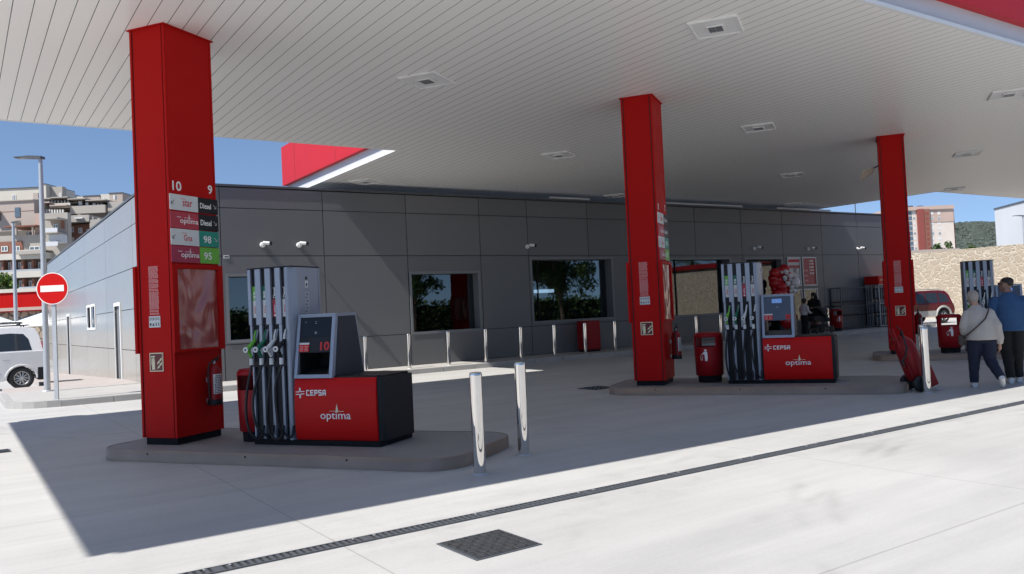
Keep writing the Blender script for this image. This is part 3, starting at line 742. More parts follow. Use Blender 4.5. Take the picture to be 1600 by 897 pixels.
# sunlit side wall and far end
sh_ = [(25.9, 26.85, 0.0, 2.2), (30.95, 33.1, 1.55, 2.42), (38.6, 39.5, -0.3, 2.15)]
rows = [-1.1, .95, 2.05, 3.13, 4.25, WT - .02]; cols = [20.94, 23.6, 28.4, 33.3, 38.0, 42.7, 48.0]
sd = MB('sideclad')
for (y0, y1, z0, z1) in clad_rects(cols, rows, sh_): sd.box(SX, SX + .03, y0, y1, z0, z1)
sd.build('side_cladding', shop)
sb = MB('gapdark')
rs = [(20.95, 48.0, -1.2, WT)]
for h in sh_: rs = [q for r in rs for q in subtract(r, h)]
for r in rs: sb.box(SX + .031, SX + .15, r[0], r[1], r[2], r[3])
sb.box(SXR - .15, SXR - .02, 21.07, 48, 0, WT); sb.box(SX + .16, SXR - .16, 47.8, 47.98, -1.2, WT)
sb.build('rear_wall', shop)
rr = MB('darkgrey'); rr.box(SX - .02, SXR + .02, WY - .03, WY + .20, WT, WT + .055); rr.box(SX - .02, SX + .2, WY + .201, 48, WT, WT + .055)
rr.box(SX + .201, SXR + .02, WY + .201, 48, WT - .3, WT - .2); rr.build('roof', shop)
# side doors and window
for (y0, y1, z0, z1) in (sh_[0], sh_[2]):
    d = MB('white', 'darkgrey')
    d.box(SX - .025, SX + .02, y0 - .10, y0, z0, z1 + .1, 'white'); d.box(SX - .025, SX + .02, y1, y1 + .05, z0, z1 + .1, 'white'); d.box(SX - .025, SX + .02, y0, y1, z1, z1 + .1, 'white')
    d.build('door_frame', shop)
    q = MB('cladframe'); q.box(SX + .045, SX + .085, y0 + .001, y1 - .001, z0, z1 - .001); dd = q.build('side_door', shop)
    MB('black').box(SX + .01, SX + .044, y0 + .1, y0 + .14, z0 + .95, z0 + 1.1).build('handle', dd)
y0, y1, z0, z1 = sh_[1]
wf = MB('white'); wf.box(SX - .02, SX + .02, y0, y1, z1 - .08, z1); wf.box(SX - .02, SX + .02, y0, y1, z0, z0 + .07)
wf.box(SX - .02, SX + .02, y0, y0 + .12, z0 + .07, z1 - .08); wf.box(SX - .02, SX + .02, y1 - .12, y1, z0 + .07, z1 - .08); wf.box(SX - .02, SX + .02, y0 + .95, y0 + 1.2, z0 + .07, z1 - .08)
wfo = wf.build('side_window', shop)
MB('carglass').box(SX + .05, SX + .06, y0 + .12, y1 - .12, z0 + .07, z1 - .08).build('pane', wfo)
# front windows: frame, deep reveal, glass pane
def front_window(x0, x1, z0, z1, mull=()):
    f = MB('cladframe'); w = .07
    f.box(x0, x1, WY - .015, WY + .02, z1 - w, z1); f.box(x0, x1, WY - .015, WY + .02, z0, z0 + w)
    f.box(x0, x0 + w, WY - .015, WY + .02, z0 + w, z1 - w); f.box(x1 - w, x1, WY - .015, WY + .02, z0 + w, z1 - w)
    dep = .32
    f.box(x0 + w - .012, x0 + w, WY + .021, WY + dep, z0 + w, z1 - w, 'clad'); f.box(x1 - w, x1 - w + .012, WY + .021, WY + dep, z0 + w, z1 - w, 'clad')
    f.box(x0 + w, x1 - w, WY + .021, WY + dep, z0 + w - .012, z0 + w, 'clad'); f.box(x0 + w, x1 - w, WY + .021, WY + dep, z1 - w, z1 - w + .012, 'clad')
    for m_ in mull: f.box(m_ - .012, m_ + .012, WY + dep - .05, WY + dep - .011, z0 + w, z1 - w, 'black')
    o = f.build('window', shop)
    g_ = MB('glass'); g_.box(x0 + w, x1 - w, WY + dep - .01, WY + dep, z0 + w, z1 - w); g_.build('pane', o)
    return o
front_window(*wins[0]); front_window(*wins[1]); front_window(*wins[2], mull=(15.25,)); front_window(*wins[3], mull=(21.3,))
# rooms behind the windows
ro = MB('interior', 'wood', 'matblack')
YB = WY + .33
ro.box(SX + .2, SXR - .2, YB + 5.5, YB + 5.6, PH, 3.6, 'interior'); ro.box(SX + .2, SXR - .2, YB, YB + 5.5, 3.55, 3.6, 'matblack'); ro.box(SX + .2, SXR - .2, YB, YB + 5.5, PH - .02, PH, 'matblack')
for x in (SX + .25, 9.5, 14.2, 19.3, SXR - .25): ro.box(x - .05, x + .05, YB + .01, YB + 5.5, PH, 3.55, 'interior')
ro.box(12.2, 13.2, YB + 1.6, YB + 1.66, PH, 2.5, 'wood'); ro.box(13.2, 14.1, YB + 1.6, YB + 1.7, PH, 3.5, 'interior')
ro.build('interior_room', shop)
# entrance with sliding doors
en = MB('cladframe', 'matblack'); x0, x1, z0, z1 = doors[0]
en.box(x0, x0 + .08, WY - .015, WY + .3, z0, z1); en.box(x1 - .08, x1, WY - .015, WY + .3, z0, z1); en.box(x0 + .08, x1 - .08, WY - .015, WY + .3, z1 - .08, z1)
eo = en.build('entrance_frame', shop)
for a, b_ in ((x0 + .1, (x0 + x1) / 2 - .01), ((x0 + x1) / 2 + .01, x1 - .1)):
    d = MB('black'); d.box(a, a + .05, WY + .22, WY + .26, z0, z1 - .1); d.box(b_ - .05, b_, WY + .22, WY + .26, z0, z1 - .1)
    d.box(a + .05, b_ - .05, WY + .22, WY + .26, z1 - .16, z1 - .1); d.box(a + .05, b_ - .05, WY + .22, WY + .26, z0, z0 + .08)
    do = d.build('sliding_door', eo); MB('glass').box(a + .05, b_ - .05, WY + .236, WY + .244, z0 + .08, z1 - .16).build('pane', do)
# row of thin light fittings under the canopy edge along the wall head
hl = MB('lightgrey')
for a, b_ in ((15.6, 17.2), (19.0, 24.6), (26.6, 30.0)): hl.box(a, b_, WY - .10, WY - .035, WT + .06, WT + .11)
tag(hl.build('wall_head_trim'), 'thin white broken strip between the canopy ceiling and the shop wall', 'trim strip')
# small plate and vent on walls
tag(MB('offwhite', 'ink').box(5.52, 5.66, WY - .012, WY - .002, 3.16, 3.24, 'offwhite').box(5.54, 5.64, WY - .0135, WY - .012, 3.185, 3.215, 'ink').build('wall_plate'), 'tiny white plate on the grey shop wall just right of the nearest column', 'plate')
# cameras on the facade
def wall_camera(x, z, label):
    t = thing('security_camera', label, 'camera', (x, WY, z), 0, 'security cameras along the shop wall')
    MB('white').lathe([(.07, 0), (.07, -.03), (.055, -.05)], (0, 0, 0), None, 18, True, 'y').build('mount', t)
    MB('white').tube([(0, -.04, 0), (0.01, -.13, .01), (.03, -.2, .03)], .018).build('arm', t)
    b = MB('white'); b.tube([(-.05, -.2, .035), (.10, -.245, .02)], .045, 'white', 16); b.build('body', t)
    MB('lens').tube([(.10, -.245, .02), (.165, -.262, .012)], .047, None, 16).build('lens_hood', t)
for x, z, lab in [(6.50, 3.50, 'left of the two white cameras above the nearest pump'), (7.45, 3.50, 'right of the two white cameras above the nearest pump'),
                  (14.70, 3.49, 'white wall camera over the left edge of the window with the big tree reflection'), (25.25, 3.47, 'white wall camera above the shop entrance'),
                  (28.5, 3.46, 'white wall camera above the two upper poster frames'), (31.85, 3.47, 'rightmost wall camera, brightly sunlit above the bottle cage')]:
    wall_camera(x, z, lab)
# objects seen inside the shop through the glass
for nm, lb, ct, mb in [
    ('counter_lamp', 'blue white tube lamp glowing inside the shop window with the big tree reflection', 'lamp', MB(emis('cool tube light', (0.55, 0.75, 1.0), 2.2)).tube([(16.55, 23.2, 2.16), (17.35, 23.2, 2.16)], .06)),
    ('shop_shelf', 'low dark shelf with small goods behind the window with the big tree reflection', 'shelf', None)]:
    if mb: tag(mb.build(nm), lb, ct)
s = MB('interior', 'binred', 'offwhite', 'matblack'); random.seed(4)
s.box(15.6, 18.9, 21.9, 22.3, PH, 1.22, 'matblack')
for i in range(22):
    x = 15.7 + i * .145; h = random.uniform(.06, .3); s.box(x, x + random.uniform(.05, .12), 21.95, 22.15, 1.22, 1.22 + h, random.choice(['interior', 'binred', 'offwhite', 'matblack', 'matblack']))
s.box(17.35, 17.75, 21.95, 22.1, 1.22, 1.9, 'interior')
tag(s.build('shop_counter'), 'dark counter cluttered with small goods inside the window with the big tree reflection', 'counter')
# ================================================================== PUMP ISLANDS
def island(u0, v0, label):
    p = UV(u0, v0); t = thing('pump_island', label, 'pump island', (p.x, p.y, 0), IA, 'raised concrete islands under the pumps')
    Lx, Ly, r = 4.80, 1.75, .40
    def rr_(d, r_):
        pts = []
        for cx_, cy_, a0 in ((Lx - r - 0, Ly - r, 0), (r, Ly - r, 90), (r, r, 180), (Lx - r, r, 270)):
            for k in range(9):
                a = radians(a0 + k * 90 / 8); pts.append((cx_ + (r_) * cos(a), cy_ + (r_) * sin(a)))
        return pts
    a = rr_(0, r); b_ = rr_(0, r - .012)
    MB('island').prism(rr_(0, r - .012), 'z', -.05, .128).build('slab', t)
    e = MB('islandsteel'); n = len(a)
    vs = [(x, y, z) for z in (-.02, .124) for x, y in a] + [(x, y, .1315) for x, y in b_]
    e.add(vs, [(i, (i + 1) % n, (i + 1) % n + n, i + n) for i in range(n)] + [(i + n, (i + 1) % n + n, (i + 1) % n + 2 * n, i + 2 * n) for i in range(n)], None, True)
    e.build('steel_edge', t)
    bo = MB('matblack')
    for x_ in (.9, 2.3, 3.6): bo.disc((x_, -.003, .095), .011, 'y', None, 10, .004)
    bo.build('bolt_head', t)
    return t
island(-8.48, 7.20, 'nearest pump island, carrying the large column numbered 10 and 9')
island(-4.08, 13.86, 'middle pump island, with the litter bin beside its column')
island(0.36, 20.52, 'farthest pump island, mostly behind the two walking people')

# ------------------------------------------------------------------ fuel pump
def star_logo(mb, o, right, up, s, m):
    o, right, up = Vector(o), Vector(right), Vector(up)
    def P_(x, y): return o + right * (x * s) + up * (y * s)
    def bar(pts): mb.add([P_(*p) for p in pts], [list(range(len(pts)))], m)
    bar([(-.95, .10), (-.15, .10), (-.02, .28), (-.02, .95), (-.16, .75), (-.18, .30), (-.28, .24), (-.80, .24)])
    bar([(.02, .95), (.02, .28), (.18, .12), (.95, .22), (.80, .33), (.22, .27), (.17, .34), (.14, .75)])
    bar([(-.95, -.22), (-.80, -.33), (-.22, -.27), (-.17, -.34), (-.14, -.75), (-.02, -.95), (-.02, -.28), (-.18, -.12)])
    bar([(.95, -.10), (.15, -.10), (.02, -.28), (.02, -.95), (.16, -.75), (.18, -.30), (.28, -.24), (.80, -.24)])
def optima_logo(mb, x, z, w, y, m='letter', ms='cream'):
    mb.text('optima', (x, y, z), (1, 0, 0), (0, 0, 1), w * .27, m, w=w, bold=.004)
    mb.add([(x + w * .50, y, z + w * .26), (x + w * .60, y, z + w * .26), (x + w * .555, y, z + w * .50)], [(0, 1, 2)], ms)
    mb.add([(x + w * .30, y, z + w * .285), (x + w * .78, y, z + w * .275), (x + w * .78, y, z + w * .29), (x + w * .30, y, z + w * .295)], [(0, 1, 2, 3)], ms)
CH = [(.042, .106), (.184, .248), (.326, .390), (.466, .530)]
def fuel_pump(u, v, number, lit, label, simple=False):
    p = UV(u, v); t = thing('fuel_pump', label, 'fuel pump', (p.x, p.y, .13), IA, 'red and silver fuel pumps on the islands')
    MB('matblack').box(.02, 1.72, .0, .70, 0, .056).build('plinth', t)
    # hose column
    c = MB('silver', 'black')
    c.prism([(.535, .0), (.556, .004), (.572, .018), (.590, .055), (.606, .105), (.612, .13), (.612, .555), (0, .555), (0, .065), (.535, .065)], 'z', .056, 2.035, 'silver')
    c.box(.012, .533, .056, .064, .06, 2.03, 'black')
    c.box(-.004, .616, .0, .56, 2.036, 2.05, 'black')
    fins = [(0, .042), (.106, .184), (.248, .326), (.390, .466)]
    for i, (a, b_) in enumerate(fins):
        c.box(a, b_, 0, .055, 1.385, 2.035, 'silver', .004)
        aa = a + (b_ - a) * .45 if i else a + .012
        c.box(aa, b_, 0.004, .055, .955, 1.384, 'silver', .003)
        c.box(aa + .002, b_ - .006, 0.02, .055, .06, .90, 'silver', .003)
    # ridges of the right hand corner post
    c.box(.530, .536, -.003, .06, .06, 2.03, 'silver'); c.prism([(.560, .000), (.566, .003), (.574, .012), (.566, .016)], 'z', .06, 2.03, 'silver')
    c.box(.606, .617, .53, .558, .06, 2.03, 'silver')
    c.build('hose_column', t)
    ch = MB('black')
    for (a, b_) in CH:
        ch.box(a, b_, .03, .0555, 1.36, 2.03); ch.box(a - .03, b_ + .002, .035, .0555, .90, 1.35)
    ch.build('hose_channel', t)
    # labels running up the channels
    labs = [('green', '95', 'offwhite', 'star', 'redink'), ('dgreen', '98', 'offwhite', 'Gna', 'redink'), ('black', 'Diesel', 'panelred', 'optima', 'letter'), ('black', 'Diesel', 'offwhite', 'star', 'redink')]
    for (a, b_), (m1, t1, m2, t2, ink) in zip(CH, labs):
        q = MB(m1, m2, 'letter', 'redink'); y = .028
        q.box(a + .004, b_ - .002, y, .0299, 1.675, 1.835, m1); q.box(a + .004, b_ - .002, y, .0299, 1.47, 1.674, m2)
        q.text(t1, (b_ - .012, y - .001, 1.69), (0, 0, 1), (-1, 0, 0), .036, 'letter', w=.085 if len(t1) == 2 else .12, bold=.02)
        q.text(t2, (b_ - .016, y - .001, 1.52), (0, 0, 1), (-1, 0, 0), .026, ink, w=.09, bold=.02)
        if t2 == 'optima': q.disc((a + .034, y - .002, 1.49), .012, 'y', 'letter', 12, .001)
        q.build('grade_label', t)
    # nozzles and hoses
    cols = ['green', 'dgreen', 'offwhite', 'black']
    for i, (a, b_) in enumerate(CH):
        x = (a + b_) / 2 - .012
        n = MB(cols[i], 'offwhite', 'ink', 'silver')
        n.tube([(x - .008, -.105, 1.105), (x, -.09, 1.125), (x + .012, -.05, 1.165), (x + .022, -.015, 1.20), (x + .030, .005, 1.225)], [.024, .029, .025, .018, .013], cols[i], 12)
        n.tube([(x - .004, -.10, 1.10), (x - .002, -.07, 1.05), (x, -.05, 1.02)], [.022, .017, .018], cols[i], 10)
        n.tube([(x + .022, -.01, 1.20), (x + .034, -.03, 1.25), (x + .046, -.012, 1.325)], [.014, .011, .009], cols[i] if i in (0, 1) else 'offwhite', 10)
        n.tube([(x + .03, .0, 1.21), (x + .052, .02, 1.33)], .012, 'silver', 10)
        n.disc((x - .008, -.142, 1.105), .033, 'y', 'offwhite', 18, .012); n.disc((x - .008, -.145, 1.105), .013, 'y', 'ink', 12, .003)
        no = n.build('nozzle', t)
        h = MB('rubber', 'offwhite', 'steel')
        x2 = x + .01
        pts = [(x, -.05, 1.03), (x - .002, -.055, .90), (x - .022, -.09, .74), (x - .040, -.12, .52), (x - .036, -.13, .32), (x - .005, -.12, .17), (x + .05, -.08, .085), (x + .085, -.03, .10), (x + .082, .02, .22)]
        jx = (0.0, .016, -.010, .022)[i]; jy = (0.0, -.03, .012, -.018)[i]; jz = (0.0, .03, -.012, .05)[i]
        pts = [(q[0] + (jx * sin(k * 1.15 + i) if 1 < k < 7 else 0), q[1] + (jy if 1 < k < 6 else 0), q[2] + (jz if 2 < k < 7 else 0)) for k, q in enumerate(pts)]
        # smooth the path
        sm = []
        for k in range(len(pts) - 1):
            p0 = Vector(pts[max(k - 1, 0)]); p1 = Vector(pts[k]); p2 = Vector(pts[k + 1]); p3 = Vector(pts[min(k + 2, len(pts) - 1)])
            for s_ in range(5):
                w = s_ / 5; sm.append(0.5 * ((2 * p1) + (-p0 + p2) * w + (2 * p0 - 5 * p1 + 4 * p2 - p3) * w * w + (-p0 + 3 * p1 - 3 * p2 + p3) * w ** 3))
        sm.append(Vector(pts[-1])); h.tube(sm, .0155, 'rubber', 10)
        ho = h.build('hose', t)
        MB('offwhite').tube([(x, -.052, .925), (x, -.05, 1.0)], .024, None, 12).build('collar', ho)
    # cabinet
    b = MB('black')
    b.prism([(.614, .03), (1.70, .02), (1.735, .035), (1.755, .075), (1.77, .66), (1.755, .69), (1.72, .705), (.614, .705)], 'z', .056, .752, None)
    b.prism([(.614, .05), (1.66, .04), (1.715, .07), (1.735, .12), (1.745, .62), (1.70, .675), (.614, .68)], 'z', .752, .778, None)
    b.build('cabinet', t, bevel=.006)
    f = MB('redgloss', 'letter', 'cream', 'matblack')
    prof = [(.019, .062), (.0, .10), (-.012, .20), (-.016, .42), (-.010, .62), (.004, .735), (.019, .757)]
    vs = []
    for xq in (.616, 1.69):
        for (y, z) in prof: vs.append((xq, y, z))
    n = len(prof); f.add(vs, [(i + 1, i, i + n, i + n + 1) for i in range(n - 1)], 'redgloss', True)
    f.add([(.616, .03, .062)] + [(.616, y, z) for y, z in prof] + [(.616, .03, .757)], [list(range(n + 2))], 'redgloss'); f.add([(1.69, .03, .062)] + [(1.69, y, z) for y, z in prof] + [(1.69, .03, .757)], [list(range(n + 2))[::-1]], 'redgloss')
    f.add([(.616, .019, .757), (1.69, .019, .757), (1.69, .05, .757), (.616, .05, .757)], [(0, 1, 2, 3)], 'redgloss')
    star_logo(f, (.70, -.0185, .595), (1, 0, 0), (0, 0, 1), .068, 'letter')
    # the maker's word: square letters, the last one an open-topped A
    xw, zw, hw, yq = .785, .563, .065, -.0185
    def stroke(x0, z0, x1, z1): f.box(xw + x0, xw + x1, yq, yq + .001, zw + z0, zw + z1, 'letter')
    st = .013; lw = .046; gp = .0085
    for k, chx in enumerate('CEPSA'):
        o_ = k * (lw + gp)
        if chx in 'CEP': stroke(o_, 0, o_ + st, hw)
        if chx in 'CEPS': stroke(o_ + (st if chx != 'S' else .003), hw - st, o_ + lw - (.003 if chx != 'E' else 0), hw)
        if chx in 'CES': stroke(o_ + (st if chx != 'S' else 0), 0, o_ + lw - .003, st)
        if chx == 'E': stroke(o_ + st, hw / 2 - st / 2, o_ + lw - .008, hw / 2 + st / 2)
        if chx == 'C': pass
        if chx == 'P': stroke(o_ + st, hw * .36, o_ + lw - .002, hw * .36 + st); stroke(o_ + lw - st, hw * .36 + st, o_ + lw, hw - st)
        if chx == 'S': stroke(o_, hw / 2 + st / 2, o_ + st, hw - st); stroke(o_ + .002, hw / 2 - st / 2, o_ + lw - .002, hw / 2 + st / 2); stroke(o_ + lw - st, st, o_ + lw, hw / 2 - st / 2)
        if chx == 'A': stroke(o_, 0, o_ + st, hw - .006); stroke(o_ + st, hw - st, o_ + lw - .004, hw); stroke(o_ + lw - st, 0, o_ + lw, hw - .008); stroke(o_ + st, hw * .3, o_ + lw - st, hw * .3 + st)
    optima_logo(f, .965, .275, .40, -.0185)
    f.box(1.03, 1.042, -.0175, -.0155, .655, .667, 'matblack')
    f.build('front_panel', t)
    # display head: frame, side shields, screens, open nook
    SLP = lambda z: (z - .76) / .705 * .12        # the front leans back
    BK = lambda z: .668 - (z - .755) / .715 * .14
    x0, x1 = .622, 1.130
    hd = MB('silver')
    def sidewall(xa, xb, m):
        poly = [(SLP(.76), .76), (SLP(1.465), 1.465), (.527, 1.47), (BK(.755), .757)]
        hd.prism(poly, 'x', xa, xb, m)
    sidewall(x0, x0 + .02, 'silver'); sidewall(x1 - .02, x1, 'silver')
    def front(xa, xb, za, zb_, d0, d1, m, mb=None):   # slab following the leaning front
        mb = mb or hd
        mb.add([(xa, SLP(za) + d0, za), (xb, SLP(za) + d0, za), (xb, SLP(zb_) + d0, zb_), (xa, SLP(zb_) + d0, zb_),
                (xa, SLP(za) + d1, za), (xb, SLP(za) + d1, za), (xb, SLP(zb_) + d1, zb_), (xa, SLP(zb_) + d1, zb_)],
               [(0, 1, 2, 3), (7, 6, 5, 4), (0, 4, 5, 1), (2, 6, 7, 3), (1, 5, 6, 2), (0, 3, 7, 4)], m)
    front(x0 - .004, x0 + .036, .757, 1.468, -.012, .03, 'silver'); front(x1 - .042, x1 + .003, .757, 1.468, -.012, .03, 'silver')
    front(x0 + .036, x1 - .042, .757, .80, -.012, .03, 'silver'); front(x0 + .036, x1 - .042, 1.445, 1.468, -.012, .03, 'silver')
    hd.box(x0, x1, .10, .535, 1.466, 1.482, 'silver'); 
    hd.build('display_frame', t, bevel=.003)
    sp = MB('shield')     # dark shields on the flanks
    for xa, xb in ((x1, x1 + .006),):
        sp.prism([(SLP(.80) + .05, .775), (SLP(1.44) + .045, 1.445), (.500, 1.45), (.640, .775)], 'x', xa, xb)
    sp.build('side_shield', t)
    un = MB('bluegrey' if lit else 'black')
    XA, XB = x0 + .0365, x1 - .0425
    front(XA, XB, 1.045, 1.444, .0, .28, None, un)
    un.build('display_housing', t)
    sc = MB('lcd' if lit else 'screen'); front(XA + .13, XB - .14, 1.335, 1.405, -.004, .0, None, sc) if lit else front(XA + .01, XB - .01, 1.22, 1.43, -.004, .0, None, sc)
    sc.build('screen', t)
    kp = MB('steel', 'black')
    for (xa, za) in ((.24, 1.39), (.24, 1.372), (.10, 1.39), (.245, 1.275), (.253, 1.265), (.237, 1.265), (.245, 1.255)): front(x0 + xa, x0 + xa + .018, za, za + .004, -.006, -.0045, 'steel', kp)
    kp.build('key_marks', t)
    stk = MB('redgloss', 'offwhite', 'notice'); front(XA - .004, XA + .135, 1.055, 1.135, -.006, -.001, 'redgloss', stk); front(XA - .004, XA + .135, 1.136, 1.158, -.006, -.001, 'offwhite', stk)
    for k in range(4): front(XA + .01, XA + .06, 1.062 + k * .017, 1.069 + k * .017, -.008, -.0065, 'notice', stk); front(XA + .075, XA + .125, 1.062 + k * .017, 1.069 + k * .017, -.008, -.0065, 'notice', stk)
    stk.build('price_sticker', t)
    nu = MB('ledred')
    if number == '10': nu.text('10', (XA + .285, SLP(1.07) - .003, 1.065), (1, 0, 0), (0, SLP(1.76), 1), .10, None, w=.125, bold=.03)
    else: front(XB - .085, XB - .012, 1.06, 1.14, -.006, -.001, None, nu); nu.text(number, (XB - .066, SLP(1.07) - .0085, 1.072), (1, 0, 0), (0, SLP(1.76), 1), .055, 'darkred', w=.03)
    nu.build('pump_number', t)
    nk = MB('black', 'matblack')
    nk.box(XA, XA + .01, .06, .58, .79, 1.045, 'black'); nk.box(XB - .01, XB + .0, .06, .58, .79, 1.045, 'black')
    nk.add([(XA, .02, .80), (XB, .02, .80), (XB, .45, .865), (XA, .45, .865), (XA, .02, .79), (XB, .02, .79), (XB, .45, .79), (XA, .45, .79)], [(0, 1, 2, 3), (4, 5, 1, 0), (7, 6, 5, 4), (3, 2, 6, 7), (1, 5, 6, 2), (0, 3, 7, 4)], 'bluegrey' if lit else 'black')
    for r_ in range(7):
        for c_ in range(3):
            nk.box(XA + .010, XA + .013, .14 + c_ * .07, .19 + c_ * .07, .885 + r_ * .021, .893 + r_ * .021, 'matblack')
    if not lit:
        nk.box(XA + .01, XB - .01, .44, .46, .79, 1.045, 'black')
        for r_ in range(8):
            for c_ in range(2): nk.box(XA + .15 + c_ * .075, XA + .20 + c_ * .075, .434, .441, .875 + r_ * .020, .885 + r_ * .020, 'darkgrey')
    nk.build('card_nook', t)
    # pictogram stickers on the silver flank
    st_ = MB('offwhite', 'ink'); xs_ = .6125
    st_.box(xs_, xs_ + .002, .27, .325, 1.80, 1.88, 'offwhite'); st_.box(xs_ + .002, xs_ + .003, .285, .31, 1.815, 1.85, 'ink'); st_.disc((xs_, .297, 1.91), .02, 'x', 'ink', 12, .003)
    for k in range(7): st_.box(xs_, xs_ + .001, .265, .335, 1.50 + k * .04, 1.503 + k * .04, 'offwhite')
    st_.box(xs_, xs_ + .001, .265, .268, 1.50, 1.75, 'offwhite'); st_.box(xs_, xs_ + .001, .332, .335, 1.50, 1.75, 'offwhite')
    for k in range(6): st_.box(xs_, xs_ + .0015, .275 + (k % 2) * .03, .285 + (k % 2) * .03, 1.51 + k * .04, 1.53 + k * .04, 'ink')
    st_.build('pictogram_sticker', t)
    return t
fuel_pump(-6.55, 7.78, '10', False, 'nearest fuel pump, with the red number 10 on its dark display')
fuel_pump(-2.06, 14.42, '8', True, 'middle fuel pump, with a lit blue display, on the island with the litter bin')
fuel_pump(2.32, 21.10, '6', True, 'farthest fuel pump, mostly hidden by the two walking people')

# ------------------------------------------------------------------ litter bins
def litter_bin(u, v, label, rz=0.0, pos=None, scale=1.0, z=.13, group='red litter bins with a white figure'):
    p = UV(u, v) if pos is None else Vector(pos); t = thing('litter_bin', label, 'litter bin', (p.x, p.y, z), IA + rz, group)
    t.scale = (scale, scale, scale)
    MB('matblack').lathe([(.20, 0), (.205, .10), (.215, .12)], (0, 0, 0), None, 28, True).build('base', t)
    # body with open slots
    b = MB('binred'); n = 48
    def ringp(r, z): return [(r * cos(2 * pi * k / n), r * sin(2 * pi * k / n), z) for k in range(n)]
    prof = [(.225, .12), (.238, .125), (.246, .40), (.252, .60), (.253, .62), (.255, .70), (.254, .79), (.252, .82), (.225, .86), (.10, .875)]
    vs = []
    for r, z_ in prof: vs += ringp(r, z_)
    fs = []
    for i in range(len(prof) - 1):
        for k in range(n):
            a = (360 * (k + .5) / n) % 360
            slot = i in (4, 5) and (abs(a - 270) < 47 or abs(a - 90) < 47)
            if not slot: fs.append((i * n + k, i * n + (k + 1) % n, (i + 1) * n + (k + 1) % n, (i + 1) * n + k))
    b.add(vs, fs, None, True); b.add(ringp(.10, .875), [list(range(n))]); 
    bo = b.build('body', t)
    so = bo.modifiers.new('thickness', 'SOLIDIFY'); so.thickness = .012; so.offset = -1
    l_ = MB('matblack'); l_.lathe([(.215, .13), (.225, .58), (.20, .60)], (0, 0, 0), None, 28, True); l_.build('liner', t)
    f = MB('letter'); r = .2465
    def q(pts):
        vs = []
        for (a, z_) in pts:
            an = -pi / 2 + a / r; rr2 = r + .003 + (z_ - .4) * .03; vs.append((rr2 * cos(an), rr2 * sin(an), z_))
        f.add(vs, [list(range(len(pts)))])
    hc = (.018, .565)
    q([(hc[0] + .021 * cos(2 * pi * k / 12), hc[1] + .021 * sin(2 * pi * k / 12)) for k in range(12)])
    q([(-.012, .54), (.045, .54), (.050, .45), (.042, .38), (.005, .38), (.0, .46)])
    q([(-.012, .54), (-.045, .50), (-.038, .485), (.0, .515)])
    q([(-.085, .47), (-.078, .47), (-.066, .395), (-.074, .395)]); q([(-.040, .47), (-.033, .47), (-.044, .395), (-.052, .395)]); q([(-.074, .402), (-.044, .402), (-.044, .393), (-.074, .393)])
    q([(-.062, .50), (-.052, .50), (-.055, .485), (-.065, .485)])
    f.build('litter_symbol', t)
    return t
litter_bin(-6.72, 8.12, 'red litter bin squeezed between the nearest column and the nearest pump', radians(165), scale=1.0)
litter_bin(-2.41, 14.85, 'red litter bin with an open slot, between the middle column and the middle pump', radians(-8))
litter_bin(1.98, 21.20, 'red litter bin beside the walking people, in front of the parked red car', radians(0))
litter_bin(0, 0, 'small red bin by the shop wall between the pram and the bottle cage', radians(10) - IA * .4, pos=(29.05, 20.2), scale=1.0)
# red cabinet by the wall under the window
ck = thing('red_cabinet', 'red box cabinet standing on the pavement under the shop window, between two steel bollards', 'cabinet', (16.62, 20.45, PH))
MB('darkred').box(-.27, .27, -.26, .26, .06, .98, None, .03).build('body', ck); MB('matblack').box(-.24, .24, -.23, .23, 0, .06).build('base', ck); MB('binred').box(-.22, .22, -.268, -.26, .12, .9).build('door', ck)

# ------------------------------------------------------------------ extinguishers on the columns
def extinguisher(col_uv, label):
    p = UV(col_uv[0] + .11, col_uv[1] + .53); t = thing('fire_extinguisher', label, 'fire extinguisher', (p.x, p.y, .13), IA, 'fire extinguishers on the canopy columns')
    b = MB('darkred', 'black'); b.lathe([(.070, .43), (.083, .45), (.085, .50), (.085, .80), (.078, .855), (.05, .895), (.026, .91), (.024, .93)], (0, 0, 0), 'darkred', 26)
    b.build('cylinder', t)
    MB('black').lathe([(.088, .42), (.091, .425), (.091, .485), (.087, .49)], (0, 0, 0), None, 26).build('foot_ring', t)
    v_ = MB('black', 'steel'); v_.tube([(0, 0, .925), (0, 0, .965)], .017, 'steel'); v_.tube([(-.01, -.03, .955), (.02, .05, .975)], .014, 'black'); v_.tube([(0, -.01, .975), (.01, .06, 1.0), (.012, .10, 1.035)], [.013, .012, .009], 'black')
    v_.build('valve_handle', t)
    h = MB('rubber'); h.tube([(0, -.02, .955), (.0, -.07, .945), (.01, -.11, .90), (.015, -.125, .80), (.012, -.12, .68), (.01, -.11, .58), (.01, -.10, .50), (.012, -.095, .46)], .011, None, 10); h.build('hose', t)
    l_ = MB('offwhite', 'ink')
    n = 6
    for (za, zb_, m_) in ((.56, .80, 'offwhite'),):
        vs = []
        for k in range(n + 1):
            an = radians(-58 + k * 14); 
            for z_ in (za, zb_): vs.append((.0865 * cos(an), .0865 * sin(an), z_))
        l_.add(vs, [(2 * k, 2 * k + 2, 2 * k + 3, 2 * k + 1) for k in range(n)], m_, True)
    random.seed(2)
    for r_ in range(11):
        z_ = .785 - r_ * .0205; k0 = random.uniform(-52, -40)
        while k0 < 18:
            k1 = min(k0 + random.uniform(6, 16), 20)
            vs = [(.0875 * cos(radians(a)), .0875 * sin(radians(a)), zz) for a in (k0, k1) for zz in (z_ - .012, z_)]
            l_.add(vs, [(0, 2, 3, 1)], 'ink'); k0 = k1 + random.uniform(3, 8)
    l_.build('label', t)
    br = MB('steel'); br.box(-.11, -.08, -.03, .03, .70, .76); br.box(-.11, -.08, -.03, .03, .45, .5); br.build('bracket', t)
    return t
